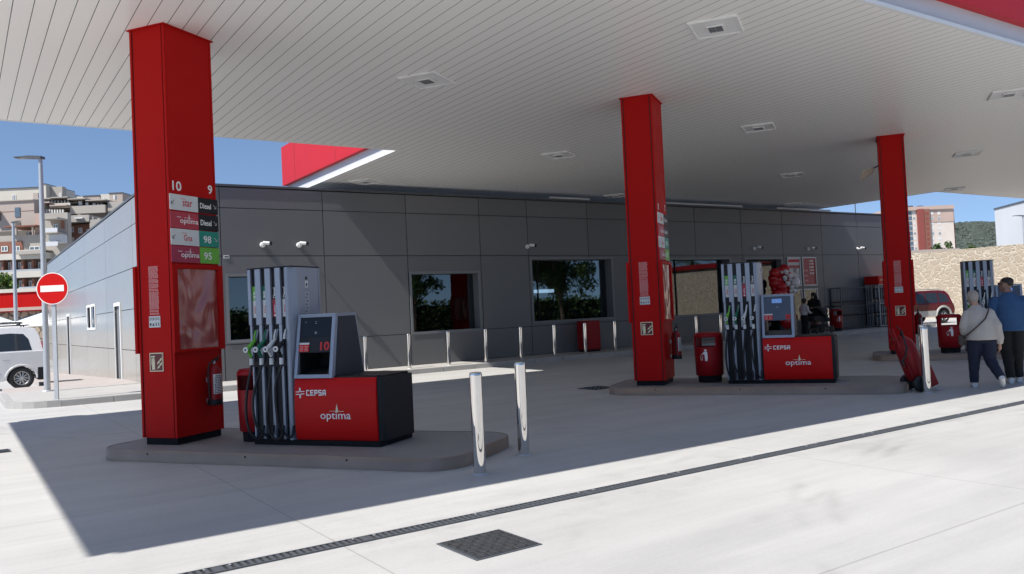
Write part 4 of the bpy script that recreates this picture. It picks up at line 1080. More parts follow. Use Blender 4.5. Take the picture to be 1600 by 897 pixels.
extinguisher((-7.50, 7.58), 'red fire extinguisher on the nearest column below the wavy plastic sheet')
extinguisher((-3.065, 14.21), 'red fire extinguisher on the middle column beside the litter bin')
extinguisher((1.27, 21.03), 'red fire extinguisher on the farthest column, above the wheeled extinguisher')

# ------------------------------------------------------------------ bollards
def bollard(x, y, z, h, r, label, group):
    t = thing('steel_bollard', label, 'bollard', (x, y, z), 0, group)
    MB('chrome').lathe([(r, 0), (r, .01), (r, h - .03), (r, h - .02), (r * .96, h - .008), (r * .86, h), (.02, h + .004)], (0, 0, 0), None, 32).build('post', t)
    MB('steel').lathe([(r + .022, 0.0), (r + .020, .008), (r + .002, .012)], (0, 0, 0), None, 28).build('base_plate', t)
    return t
g_i = 'thick polished steel bollards at the ends of the pump islands'
bollard(4.13, 6.83, 0, .97, .061, 'left and nearest of the two thick bollards at the end of the nearest island', g_i)
bollard(5.01, 7.36, 0, .99, .061, 'right and taller looking of the two thick bollards at the end of the nearest island', g_i)
bollard(12.27, 7.02, 0, 1.0, .062, 'thick bollard in front of the leaning wheeled extinguisher', g_i)
bollard(13.10, 7.52, 0, 1.0, .062, 'thick bollard half hidden behind the leaning wheeled extinguisher', g_i)
g_k = 'slim polished steel bollards along the kerb in front of the shop'
lab = {8.72: 'leftmost slim kerb bollard, just above the black end of the nearest pump', 9.97: 'slim kerb bollard at the lower left corner of the smaller dark window', 11.17: 'slim kerb bollard in front of the smaller dark window',
       12.38: 'slim kerb bollard just right of the smaller dark window', 13.58: 'slim kerb bollard right above the taller of the two thick bollards', 14.79: 'slim kerb bollard below the left end of the window with the tree reflection',
       15.97: 'slim kerb bollard just left of the red cabinet', 17.17: 'slim kerb bollard just right of the red cabinet', 20.8: 'slim kerb bollard behind the litter bin at the middle island',
       22.0: 'slim kerb bollard seen just left of the middle pump', 23.2: 'slim kerb bollard hidden behind the hoses of the middle pump', 28.05: 'slim kerb bollard beside the pram, near the small red bin'}
for x_, l_ in lab.items():
    bollard(x_, 19.85, PH, .93, .056, l_, g_k)

# ------------------------------------------------------------------ wheeled extinguisher lying against the bollards
we = thing('wheeled_extinguisher', 'large red wheeled fire extinguisher leaning back beside the steel bollards', 'wheeled extinguisher', (12.42, 7.30, 0), radians(-34))
# local frame: x right in the photograph, y away
b = MB('darkred')
ax0 = Vector((.04, 0, .22)); ax1 = Vector((-.18, 0, .88)); d_ = (ax1 - ax0)
b.T = Matrix.Translation(ax0) @ d_.to_track_quat('Z', 'Y').to_matrix().to_4x4()
Lc = d_.length
b.lathe([(.05, -.06), (.13, -.03), (.155, .05), (.155, Lc - .22), (.13, Lc - .12), (.07, Lc - .05), (.03, Lc)], (0, 0, 0), None, 28)
b.build('cylinder', we)
tr = MB('red'); tr.tube([(-.05, -.13, .14), (-.36, -.13, .98)], .012, 'darkred', 10); tr.tube([(.0, .13, .14), (-.30, .13, .98)], .012, 'darkred', 10); tr.tube([(-.30, -.13, .82), (-.25, .13, .82)], .014, 'darkred', 10)
tr.add([(.16, -.08, .42), (.23, -.08, .40), (.34, -.08, .10), (.22, -.08, .05), (.16, .10, .42), (.23, .10, .40), (.34, .10, .10), (.22, .10, .05)], [(0, 1, 2, 3), (7, 6, 5, 4), (0, 4, 5, 1), (1, 5, 6, 2), (2, 6, 7, 3), (3, 7, 4, 0)], 'darkred')
tr.tube([(.28, -.08, .03), (.40, -.08, .012), (.46, -.08, .03)], .008, 'steel', 8)
tr.build('frame', we)
wh = MB('rubber', 'darkgrey')
for y_ in (-.21, .21):
    w_ = MB('rubber', 'darkgrey'); w_.lathe([(.05, -.035), (.11, -.035), (.125, -.02), (.125, .02), (.11, .035), (.05, .035)], (.0, y_, .125), 'rubber', 26, True, 'y'); w_.build('wheel', we)
ho = MB('rubber'); ho.tube([(-.19, -.03, .88), (-.20, -.10, .95), (-.22, -.17, .88), (-.18, -.19, .70), (-.20, -.18, .55), (-.26, -.16, .48)], .014, None, 10); ho.tube([(-.18, 0, .88), (-.16, .0, .94), (-.22, .02, 1.02)], .010, None, 8); ho.tube([(-.24, -.15, .50), (-.22, -.15, .40)], .02, None, 8); ho.build('hose', we)
# flood lamp on the right column
fl = thing('flood_lamp', 'beige flood lamp fixed high on the left side of the farthest column', 'flood lamp', (UV(.72, 21.43).x, UV(.72, 21.43).y, 4.45), IA)
MB('darkgrey').tube([(.0, 0, .12), (-.16, -.0, .05)], .02).build('bracket', fl)
fb = MB('floodbeige'); fb.add([(-.10, -.14, .06), (-.10, .14, .06), (-.14, .14, -.03), (-.14, -.14, -.03), (-.36, -.20, .02), (-.36, .20, .02), (-.42, .20, -.20), (-.42, -.20, -.20)], [(0, 1, 2, 3), (7, 6, 5, 4), (0, 4, 5, 1), (1, 5, 6, 2), (2, 6, 7, 3), (3, 7, 4, 0)]); fb.build('housing', fl)

# ------------------------------------------------------------------ posters beside the entrance
def poster(x0, x1, z0, z1, kind, label):
    t = thing('poster_frame', label, 'poster frame', ((x0 + x1) / 2, WY, z0), 0, 'silver poster frames beside the shop entrance'); w = (x1 - x0) / 2; h = z1 - z0
    f = MB('steel'); e = .045
    f.box(-w, w, -.045, -.004, 0, e); f.box(-w, w, -.045, -.004, h - e, h); f.box(-w, -w + e, -.045, -.004, e, h - e); f.box(w - e, w, -.045, -.004, e, h - e); f.build('frame', t)
    s_ = MB('poster', 'posterred', 'letter', 'notice', 'ink', 'redink', 'lightgrey'); y = -.012
    base = {'price': 'posterred', 'red': 'poster', 'text': 'poster', 'blank': 'lightgrey'}[kind]
    s_.box(-w + e, w - e, y, -.006, e, h - e, base)
    if kind == 'price':
        for k in range(5): s_.text(['1,565', '1,774', '1,555', '1,645', '0,95'][k], (.02, y - .002, h - .20 - k * .125), (1, 0, 0), (0, 0, 1), .085, 'letter', w=.28, bold=.03)
        for k in range(3): s_.box(-.30, -.08, y - .002, y, .18 + k * .2, .24 + k * .2, 'notice')
    if kind == 'text':
        s_.box(-w + e, w - e, y - .002, y, h - .20, h - .09, 'redink'); s_.box(-w + e, w - e, y - .002, y, h - .44, h - .32, 'posterred')
        for k in range(14): s_.box(-.28, -.28 + .45 + .1 * sin(k * 3.1), y - .002, y, .10 + k * .038, .108 + k * .038, 'lightgrey')
    s_.build('sheet', t)
    if kind == 'blank': MB('glass').box(-w + e, w - e, y - .012, y - .008, e, h - e).build('pane', t)
    return t
poster(27.12, 27.93, 1.98, 3.13, 'text', 'upper left poster frame beside the entrance, white sheet with a red band')
poster(28.05, 28.93, 1.98, 3.13, 'price', 'upper right poster frame, red sheet with a column of white prices')
poster(27.12, 27.93, .62, 1.86, 'blank', 'lower left poster frame, pale and empty, under the one with a red band')
poster(28.05, 28.93, .62, 1.86, 'blank', 'lower right poster frame, pale and empty, behind the person in black')

# ------------------------------------------------------------------ gas bottle cages
def cage(x, y, w, d, h, mt, label, sign, fill):
    t = thing('bottle_cage', label, 'bottle cage', (x, y, PH), 0, 'wire cages for gas bottles by the shop wall')
    f = MB(mt); r = .022
    for a in (0, w):
        for b_ in (0, d): f.tube([(a, b_, 0), (a, b_, h)], r, None, 8)
    for z_ in (.06, h * .56, h):
        for b_ in (0, d): f.tube([(0, b_, z_), (w, b_, z_)], r * .8, None, 8)
        for a in (0, w): f.tube([(a, 0, z_), (a, d, z_)], r * .8, None, 8)
    f.build('frame', t)
    g_ = MB(mt); k = .16
    while k < w: g_.tube([(k, 0, .06), (k, 0, h)], .009, None, 6); k += .16
    k = .16
    while k < d: g_.tube([(0, k, .06), (0, k, h)], .009, None, 6); k += .16
    g_.build('bars', t)
    s_ = MB('matblack'); s_.box(.02, w - .02, d - .03, d - .01, .06, h, 'bluegrey'); s_.box(.02, w - .02, .03, d - .03, h * .33, h * .345); s_.box(.02, w - .02, .03, d - .03, h * .66, h * .675); s_.box(.02, w - .02, .03, d - .03, .05, .065); s_.build('shelf', t)
    if sign:
        q = MB('redgloss', 'letter'); q.box(-.04, w + .05, -.03, d + .02, h + .02, h + .36, 'redgloss'); star_logo(q, (.14, -.032, h + .19), (1, 0, 0), (0, 0, 1), .06, 'letter')
        q.text('CEPSA', (.24, -.033, h + .15), (1, 0, 0), (0, 0, 1), .08, 'letter', w=.42, bold=.03); q.box(.74, 1.30, -.033, -.031, h + .175, h + .20, 'letter'); q.build('sign_board', t)
    return t
def gas_bottle(x, y, z, label, m_):
    t = thing('gas_bottle', label, 'gas bottle', (x, y, z), 0, 'gas bottles inside the cages')
    MB(m_).lathe([(.10, 0), (.14, .02), (.15, .08), (.15, .34), (.12, .40), (.05, .43)], (0, 0, 0), None, 16).build('cylinder', t); MB('steel').lathe([(.03, .43), (.03, .47), (.07, .48), (.07, .50)], (0, 0, 0), None, 12).build('valve', t)
cage(32.05, 20.15, 1.75, .6, 1.78, 'steel', 'bright wire bottle cage with a red sign board on top', True, 0)
cage(29.75, 20.40, 2.1, .45, 1.70, 'darkgrey', 'dark bottle cage in the shade between the small red bin and the bright cage', False, 0)
for row in range(3):
    for k in range(4):
        gas_bottle(32.3 + k * .40, 20.45, PH + (.07, .62, 1.21)[row], 'grey gas bottle, number-less, on the %s shelf of the bright cage, %s from the left' % (('bottom', 'middle', 'top')[row], ('first', 'second', 'third', 'fourth')[k]), 'darkgrey')

# ------------------------------------------------------------------ balloons by the door
ba = thing('balloon_garland', 'cluster of red and white balloons hanging beside the shop entrance', 'balloons', (26.35, 20.45, PH))
random.seed(21)
def balloon(x, y, z, r, m_):
    b = MB(m_); b.lathe([(.02 * r, -1.22 * r), (.10 * r, -1.18 * r), (.05 * r, -1.08 * r), (.42 * r, -.88 * r), (.78 * r, -.55 * r), (.97 * r, -.15 * r), (1.0 * r, .15 * r), (.90 * r, .50 * r), (.62 * r, .80 * r), (.25 * r, .95 * r), (.01, .98 * r)], (x, y, z), None, 16); b.build('balloon', ba)
for k in range(16):
    z_ = 2.5 - k * .135; r = random.uniform(.19, .27); balloon(random.uniform(-.42, .28) + .12 * sin(k), random.uniform(-.12, .12), z_, r, 'balloonred')
for k in range(9): balloon(-.35 + random.uniform(-.25, .2), random.uniform(-.1, .1), 2.35 - k * .2, random.uniform(.15, .22), 'balloonred')
balloon(.42, -.1, 1.98, .25, 'balloonwhite')
for k in range(24): balloon(random.uniform(-.45, .40), -.26 + random.uniform(-.06, .04), random.uniform(.9, 2.45), random.uniform(.055, .10), 'balloonwhite')

# ------------------------------------------------------------------ no entry sign and lamp posts
ne = thing('no_entry_sign', 'round red no entry sign with a white bar on a steel pole', 'road sign', (1.71, 19.75, PH), radians(-34))
MB('steel').box(-.04, .04, -.02, .02, 0, 2.62).build('pole', ne)
sg = MB('redgloss', 'letter', 'steel'); sg.disc((0, -.045, 2.32), .335, 'y', 'letter', 48, .015); sg.disc((0, -.0475, 2.32), .318, 'y', 'redgloss', 48, .003); sg.box(-.245, .245, -.0505, -.047, 2.255, 2.385, 'letter')
sg.disc((0, -.03, 2.32), .335, 'y', 'steel', 48, .006); sg.build('sign_plate', ne)
def lamp_post(x, y, z, h, r, rz, label, arm=.75):
    t = thing('street_lamp', label, 'street lamp', (x, y, z), rz, 'steel street lamps')
    MB('steel').tube([(0, 0, 0), (0, 0, h * .82), (0, 0, h)], [r, r * .75, r * .62], None, 16).build('pole', t)
    MB('steel').lathe([(r * 2, 0), (r * 2, .02), (r * 1.05, .03)], (0, 0, 0), None, 16).build('base_plate', t)
    hd = MB('steel'); hd.prism([(.06, h - .03), (.06, h + .03), (-arm * .3, h + .05), (-arm * .8, h + .035), (-arm * .8, h + .02), (-arm * .3, h - .01)], 'y', -.10, .10); hd.build('lamp_head', t, mats=['darkgrey'])
    MB('lens').box(-arm * .75, -arm * .3, -.08, .08, h + .0, h + .012).build('lens', t)
    return t
lamp_post(1.775, 22.73, PH, 5.62, .072, radians(-34), 'tall street lamp beside the no entry sign', .75)
lamp_post(2.95, 57.2, -.6, 8.75, .12, radians(-34 + 150), 'street lamp farther away at the left edge of the photo', .9)
lamp_post(62.2, 27.9, 0, 6.5, .09, radians(-34), 'street lamp in front of the white building at the right edge of the photo', .9)
# ================================================================== PEOPLE
def remeshed(mb, name, parent, voxel, smooth=3, **tags):
    o = mb.build(name, parent)
    r = o.modifiers.new('remesh', 'REMESH'); r.mode = 'VOXEL'; r.voxel_size = voxel; r.use_smooth_shade = True
    if smooth:
        s = o.modifiers.new('smooth', 'SMOOTH'); s.iterations = smooth; s.factor = 0.5
    bpy.context.view_layer.update()
    me = bpy.data.meshes.new_from_object(o.evaluated_get(bpy.context.evaluated_depsgraph_get()))
    old = o.data; o.modifiers.clear(); o.data = me; me.name = name; bpy.data.meshes.remove(old)
    me.materials.clear()
    for mm in mb.mats: me.materials.append(M[mm] if isinstance(mm, str) else mm)
    me.polygons.foreach_set('material_index', [0] * len(me.polygons)); me.polygons.foreach_set('use_smooth', [True] * len(me.polygons))
    for k, v in tags.items(): o[k] = v
    return o
def rings(mb, secs, n=24):
    """secs: (cx, cy, z, rx, ry)"""
    vs = [(cx + rx * cos(2 * pi * k / n), cy + ry * sin(2 * pi * k / n), z) for cx, cy, z, rx, ry in secs for k in range(n)]
    fs = [(i * n + k, i * n + (k + 1) % n, (i + 1) * n + (k + 1) % n, (i + 1) * n + k) for i in range(len(secs) - 1) for k in range(n)]
    mb.add(vs, fs, None, True); mb.add(vs[:n], [list(range(n))[::-1]]); mb.add(vs[-n:], [list(range(n))])
def hand(mb, wrist, d, side, curl=.5, k=1.0):
    """palm, four fingers and a thumb hanging from the wrist along d"""
    w = Vector(wrist); d = Vector(d).normalized(); fwd = Vector((0, 1, 0)); fwd = (fwd - d * fwd.dot(d)).normalized(); inn = d.cross(fwd) * side
    if inn.x * side > 0: inn = -inn
    mb.tube([w, w + d * .04 * k, w + d * .085 * k], [.024 * k, .034 * k, .030 * k], None, 10)
    for i, (o_, L_) in enumerate(((.027, .070), (.010, .078), (-.008, .072), (-.025, .058))):
        b_ = w + d * .08 * k + fwd * o_ * k; m1 = b_ + d * L_ * .45 * k + inn * .010 * curl; m2 = m1 + d * L_ * .3 * k + inn * .022 * curl; e = m2 + d * L_ * .2 * k + inn * .026 * curl
        mb.tube([w + d * .05 * k + fwd * o_ * .7 * k, b_, m1, m2, e], [.009 * k, .0095 * k, .009 * k, .0082 * k, .007 * k], None, 8)
    t0 = w + d * .03 * k + fwd * .022 * k
    mb.tube([t0, t0 + fwd * .03 * k + d * .025 * k + inn * .008, t0 + fwd * .038 * k + d * .055 * k + inn * .016], [.011 * k, .010 * k, .008 * k], None, 8)
def head_geo(mb, c, yaw, k=1.0):
    """skull, jaw, nose, ears; faces +y before turning by yaw"""
    T0 = mb.T; mb.T = Matrix.Translation(Vector(c)) @ Matrix.Rotation(yaw, 4, 'Z')
    mb.ball((0, -.012 * k, .03 * k), .094 * k, None, (.83, 1.04, 1.0)); mb.ball((0, .030 * k, -.035 * k), .066 * k, None, (.88, .95, 1.15)); mb.ball((0, .062 * k, -.075 * k), .028 * k, None, (1.1, .9, .9))
    mb.tube([(0, .082 * k, .02 * k), (0, .104 * k, -.018 * k), (0, .092 * k, -.03 * k)], [.009 * k, .015 * k, .013 * k], None, 8)
    mb.tube([(-.02 * k, .086 * k, -.052 * k), (.02 * k, .086 * k, -.052 * k)], .008 * k, None, 8)
    for s in (-1, 1): mb.ball((s * .080 * k, -.005 * k, -.005 * k), .026 * k, None, (.35, .7, 1.15), 10, 8); mb.ball((s * .034 * k, .068 * k, .032 * k), .018 * k, None, (1.2, .6, .5), 8, 6)
    mb.T = T0
def person(label, loc, rz, P, group=None):
    t = thing('person', label, 'person', loc, rz, group)
    hc, hy = P['head'], P.get('head_yaw', 0); k = P.get('k', 1.0)
    body = MB(P['skin'])
    sh = P['shoulder']; hip = P['hip']
    tors = P['torso']
    rings(body, [(c[0], c[1], c[2], c[3] * .86, c[4] * .84) for c in tors])
    body.tube([(tors[-1][0], tors[-1][1], tors[-1][2] - .03), (hc[0] * .7 + tors[-1][0] * .3, (hc[1] + tors[-1][1]) / 2 - .01, (hc[2] + tors[-1][2]) / 2), (hc[0], hc[1] - .015, hc[2] - .03)], [.062 * k, .055 * k, .056 * k], None, 14)
    head_geo(body, hc, hy, k)
    for s, arm in zip((-1, 1), P['arms']):
        body.tube(arm, [.043 * k, .040 * k, .033 * k, .024 * k][:len(arm)] if len(arm) == 4 else [.045 * k, .036 * k, .024 * k], None, 12)
        hand(body, arm[-1], Vector(arm[-1]) - Vector(arm[-2]), s, P.get('curl', .6), k)
    for leg in P['legs']:
        body.tube(leg[:4], [.075 * k, .055 * k, .045 * k, .034 * k], None, 12)
        body.tube([leg[3], Vector(leg[3]) + (Vector(leg[4]) - Vector(leg[3])) * .8], [.034 * k, .025 * k], None, 10)
    remeshed(body, 'body', t, .009, 2)
    top = MB(P['top'])
    rings(top, P.get('top_rings') or [(c[0], c[1], c[2], c[3], c[4]) for c in tors[1:]])
    for arm in P['arms']:
        a = [Vector(q) for q in arm]
        r = P.get('sleeve', [.078, .070, .058, .046]); last = a[-1] + (a[-2] - a[-1]) * P.get('cuff', .03)
        pts = [a[0] + Vector((0, 0, .0))] + a[1:-1] + [last]
        # extra ring halfway for cloth folds
        q = []; rr = []
        for i in range(len(pts) - 1):
            for w in (0, .33, .66): q.append(pts[i].lerp(pts[i + 1], w)); rr.append((r[i] + (r[i + 1] - r[i]) * w) * (1 + .07 * sin(7 * (i + w) + a[0].x * 9)))
        q.append(pts[-1]); rr.append(r[len(pts) - 1]); top.tube(q, rr, None, 14); top.ball(a[0] + Vector((0, 0, -.01)), r[0] * .98, None)
    remeshed(top, P.get('top_name', 'jacket'), t, .014, 2)
    if P.get('legs_mat'):
        tr = MB(P['legs_mat'])
        rings(tr, P.get('hip_rings') or [(c[0], c[1], c[2], c[3] * .97, c[4] * .97) for c in tors[:2]])
        for leg in P['legs']:
            a = [Vector(q) for q in leg[:4]]; r = P.get('trouser', [.105, .085, .073, .068]); q = []; rr = []
            for i in range(3):
                for w in (0, .25, .5, .75): q.append(a[i].lerp(a[i + 1], w)); rr.append((r[i] + (r[i + 1] - r[i]) * w) * (1 + .045 * sin(9 * (i + w) + a[0].x * 20)))
            q.append(a[3]); rr.append(r[3]); tr.tube(q, rr, None, 16)
        remeshed(tr, 'trousers', t, .014, 2)
    for leg in P['legs']:
        an, toe = Vector(leg[3]), Vector(leg[4]); d = (toe - an); dh = Vector((d.x, d.y, 0)).normalized() if Vector((d.x, d.y, 0)).length > .02 else Vector((0, 1, 0))
        s_ = MB(P.get('shoe', 'shoe')); heel = an + Vector(leg[5]) if len(leg) > 5 else Vector((an.x, an.y, 0)) - dh * .05
        mid_ = (heel + toe) / 2; up = Vector((0, 0, 1))
        s_.tube([heel + up * .03, heel.lerp(toe, .35) + up * .035, heel.lerp(toe, .75) + up * .032, toe + up * .028], [.037, .045, .046, .032], None, 12)
        s_.tube([an, heel.lerp(toe, .15) + up * .04], [.045, .044], None, 12)
        remeshed(s_, 'shoe', t, .009, 2)
    h = MB(P['hairmat']); T = Matrix.Translation(Vector(hc)) @ Matrix.Rotation(hy, 4, 'Z'); h.T = T
    for (c, r, s) in P['hair']: h.ball(c, r, None, s)
    remeshed(h, P.get('hair_name', 'hair'), t, .010, 2)
    return t
# two people walking off to the right: heading away from the viewer
walk = radians(56.05 - 24 - 90)
W1 = dict(skin='skin', k=.97, head=(-.075, .12, 1.405), head_yaw=.25, shoulder=0, hip=0,
    torso=[(0, -.01, .70, .175, .135), (0, -.01, .80, .195, .150), (0, 0, .93, .185, .145), (-.005, .02, 1.06, .18, .135), (-.015, .05, 1.18, .165, .115), (-.03, .07, 1.25, .105, .08), (-.04, .08, 1.285, .065, .06)],
    top_rings=[(0, -.01, .745, .212, .165), (0, -.01, .80, .208, .168), (0, 0, .92, .195, .158), (-.005, .02, 1.05, .188, .148), (-.012, .04, 1.15, .178, .13), (-.025, .06, 1.215, .140, .105), (-.04, .08, 1.262, .085, .075), (-.048, .09, 1.29, .070, .066)],
    arms=[[(-.165, .045, 1.165), (-.232, .00, .95), (-.190, .12, .76), (-.175, .17, .70)], [(.135, .045, 1.175), (.220, -.02, .96), (.252, -.005, .76), (.248, .035, .66)]],
    sleeve=[.072, .072, .060, .048], cuff=.2,
    legs=[[(-.095, 0, .74), (-.11, .05, .44), (-.125, .02, .25), (-.13, .01, .075), (-.15, .17, .0)], [(.095, -.01, .74), (.105, .0, .43), (.16, -.12, .29), (.215, -.22, .17), (.235, -.10, .0), (.005, -.055, -.02)]],
    trouser=[.115, .09, .072, .064], top='creamcloth', legs_mat='navy', hairmat='hairgrey', hair=[((0, -.018, .036), .097, (.88, 1.02, .96)), ((0, -.045, .0), .083, (.88, .8, 1.0))])
w1 = person('walking person in a cream jacket and navy trousers with a strap across the back', (13.33, 6.70, 0), walk, W1, 'two people walking past the far island')
st_ = MB('brown')
sp = [(.125, -.052, 1.245), (.105, -.098, 1.18), (.06, -.145, 1.08), (-.04, -.172, .98), (-.14, -.155, .89), (-.215, -.085, .82), (-.24, .0, .79)]
for i in range(len(sp) - 1):
    a, b_ = Vector(sp[i]), Vector(sp[i + 1]); st_.tube([a, b_], .012, None, 6)
st_.build('shoulder_strap', w1)
bg_ = MB('brown'); bg_.box(-.31, -.23, -.02, .14, .66, .82, None, .02); bg_.build('shoulder_bag', w1)
W2 = dict(skin='skindark', k=1.03, head=(-.03, .075, 1.585), head_yaw=1.0, shoulder=0, hip=0,
    torso=[(0, 0, .84, .165, .125), (0, 0, .93, .18, .14), (0, 0, 1.08, .175, .14), (0, .01, 1.22, .19, .14), (0, .02, 1.34, .185, .125), (0, .03, 1.42, .115, .085), (0, .035, 1.47, .065, .062)],
    top_rings=[(0, 0, .845, .215, .165), (0, 0, .92, .213, .165), (0, 0, 1.06, .207, .163), (0, .01, 1.20, .212, .165), (0, .02, 1.31, .205, .15), (0, .025, 1.38, .165, .115), (0, .03, 1.435, .095, .08), (0, .035, 1.47, .070, .068)],
    arms=[[(-.205, .02, 1.335), (-.265, .0, 1.08), (-.235, .14, .89), (-.22, .19, .82)], [(.205, .02, 1.335), (.28, -.02, 1.08), (.285, .04, .86), (.28, .07, .79)]],
    sleeve=[.088, .077, .062, .05], cuff=.15,
    legs=[[(-.095, 0, .88), (-.075, .06, .50), (-.06, .0, .28), (-.05, -.04, .09), (-.07, .13, .0)], [(.095, 0, .88), (.09, .06, .50), (.085, .14, .28), (.09, .16, .09), (.10, .33, .0)]],
    trouser=[.108, .085, .073, .07], top='bluecloth', top_name='shirt', legs_mat='blackcloth', hairmat='hairdark', hair=[((0, -.03, .062), .094, (.90, 1.06, .72)), ((0, -.065, .035), .080, (.88, .7, .85))])
w2 = person('walking person in a blue shirt, black trousers and sunglasses at the right edge', (14.12, 6.62, 0), walk, W2, 'two people walking past the far island')
gl_ = MB('lens'); gl_.T = Matrix.Translation((-.03, .075, 1.585)) @ Matrix.Rotation(1.0, 4, 'Z')
for s in (-1, 1): gl_.ball((s * .038, .088, .028), .026, None, (1.15, .25, .85)); gl_.tube([(s * .066, .083, .032), (s * .082, .03, .03), (s * .082, -.01, .022)], .004, None, 6)
gl_.tube([(-.02, .098, .034), (.02, .098, .034)], .004, None, 6); gl_.build('sunglasses', w2)
# person in black with a pram, child beside
G1 = dict(skin='skin', k=.96, head=(0, .05, 1.43), head_yaw=0, shoulder=0, hip=0,
    torso=[(0, 0, .10, .26, .24), (0, 0, .45, .235, .215), (0, 0, .80, .21, .19), (0, 0, 1.0, .19, .16), (0, .0, 1.15, .19, .145), (0, .01, 1.25, .175, .12), (0, .02, 1.31, .10, .08), (0, .03, 1.34, .065, .06)],
    arms=[[(-.17, .02, 1.22), (-.24, .06, .98), (-.17, .28, .95), (-.14, .34, .96)], [(.17, .02, 1.22), (.24, .06, .98), (.17, .28, .95), (.14, .34, .96)]],
    sleeve=[.085, .08, .07, .05],
    legs=[[(-.09, 0, .74), (-.09, .02, .42), (-.09, 0, .25), (-.09, -.02, .08), (-.10, .12, .0)], [(.09, 0, .74), (.09, .02, .42), (.09, 0, .25), (.09, -.02, .08), (.10, .12, .0)]],
    top='blackcloth', top_name='robe', legs_mat=None, shoe='blackcloth', hairmat='blackcloth', hair_name='headscarf', hair=[((0, -.03, .03), .115, (.92, 1.0, 1.05)), ((0, -.07, -.13), .13, (1.1, .8, 1.4)), ((0, -.02, -.22), .15, (1.15, .8, 1.0))])
person('person in a long black robe and black headscarf standing behind the pram', (27.75, 20.2, PH), radians(95), G1)
G2 = dict(skin='skindark', k=.92, head=(0, .05, 1.235), head_yaw=.1, shoulder=0, hip=0,
    torso=[(0, 0, .62, .13, .11), (0, 0, .72, .15, .12), (0, 0, .86, .145, .12), (0, .01, .98, .15, .115), (0, .02, 1.06, .14, .10), (0, .03, 1.11, .08, .07), (0, .035, 1.14, .055, .05)],
    arms=[[(-.145, .02, 1.045), (-.19, .02, .87), (-.13, .18, .80), (-.11, .24, .80)], [(.145, .02, 1.045), (.19, .02, .87), (.13, .18, .80), (.11, .24, .80)]],
    sleeve=[.066, .06, .05, .04],
    legs=[[(-.075, 0, .64), (-.08, .03, .36), (-.08, 0, .2), (-.08, -.02, .07), (-.09, .11, .0)], [(.075, 0, .64), (.08, .03, .36), (.08, 0, .2), (.08, -.02, .07), (.09, .11, .0)]],
    trouser=[.09, .075, .065, .06], top='whitecloth', top_name='shirt', legs_mat='blackcloth', shoe='blackcloth', hairmat='hairdark', hair=[((0, -.025, .045), .102, (.90, 1.04, .9)), ((0, -.06, .01), .085, (.9, .8, .9))])
person('child in a white shirt with dark hair just right of the middle pump', (26.75, 19.95, PH), radians(-100), G2)
pr = thing('pram', 'dark grey pram with a rounded hood beside the person in black', 'pram', (27.35, 19.75, PH), radians(170))
pb = MB('greycloth'); pb.prism([(-.34, .42), (.40, .46), (.44, .62), (.36, .66), (-.30, .62), (-.38, .52)], 'y', -.21, .21); pb.build('carrycot', pr, bevel=.03)
hd_ = MB('greycloth'); n = 14; vs = []; fs = []
for i in range(n + 1):
    a = radians(-15 + 130 * i / n)
    for j in range(11):
        b_ = pi * j / 10; w = .25; 
        vs.append((-.02 - .36 * cos(a) * max(.25, sin(b_)) , -w * cos(b_), .56 + .44 * sin(max(a, -.2)) * (.35 + .65 * sin(b_)) ))
fs = [(i * 11 + j, i * 11 + j + 1, (i + 1) * 11 + j + 1, (i + 1) * 11 + j) for i in range(n) for j in range(10)]
hd_.add(vs, fs, None, True); ho_ = hd_.build('hood', pr); so = ho_.modifiers.new('thickness', 'SOLIDIFY'); so.thickness = .02
fm = MB('black'); 
for y_ in (-.22, .22):
    fm.tube([(.35, y_, .14), (-.15, y_, .50), (-.40, y_, .85), (-.62, y_, 1.0)], .013, None, 8); fm.tube([(-.38, y_, .14), (.15, y_, .48)], .013, None, 8)
fm.tube([(-.62, -.22, 1.0), (-.62, .22, 1.0)], .016, None, 8); fm.build('frame', pr)
bk_ = MB('greycloth'); bk_.box(-.28, .28, -.18, .18, .20, .34, None, .03); bk_.build('basket', pr)
for x_, r_ in ((.36, .10), (-.38, .14)):
    for y_ in (-.24, .24): MB('rubber').lathe([(.02, -.02), (r_ * .8, -.02), (r_, -.012), (r_, .012), (r_ * .8, .02), (.02, .02)], (x_, y_, r_), None, 20, True, 'y').build('wheel', pr)

# ================================================================== VEHICLES
def wheel(parent, x, y, r, w, side, spokes=10):
    t = MB('rubber'); t.lathe([(r * .60, -w / 2), (r * .93, -w / 2), (r, -w * .32), (r, w * .32), (r * .93, w / 2), (r * .60, w / 2), (r * .60, -w / 2)], (x, y, r), None, 32, True, 'y', cap=False)
    wo = t.build('wheel', parent)
    m = MB('alloy', 'matblack'); yo = y + side * w * .36; ya = y + side * w * .40
    m.lathe([(r * .56, -.02), (r * .64, -.02), (r * .64, .02), (r * .56, .02), (r * .56, -.02)], (x, yo, r), 'alloy', 32, True, 'y', cap=False); m.lathe([(.02, -.004), (r * .60, -.004), (r * .60, .0)], (x, y + side * w * .1, r), 'matblack', 28, False, 'y')
    for k in range(spokes):
        a = 2 * pi * k / spokes
        for da in (-.07, .07):
            m.tube([(x + r * .10 * cos(a), ya, r + r * .10 * sin(a)), (x + r * .60 * cos(a + da * 1.6), ya - side * .012, r + r * .60 * sin(a + da * 1.6))], .011, 'alloy', 6)
    m.disc((x, ya - .01, r), r * .14, 'y', 'alloy', 14, .025)
    m.build('rim', wo); return wo
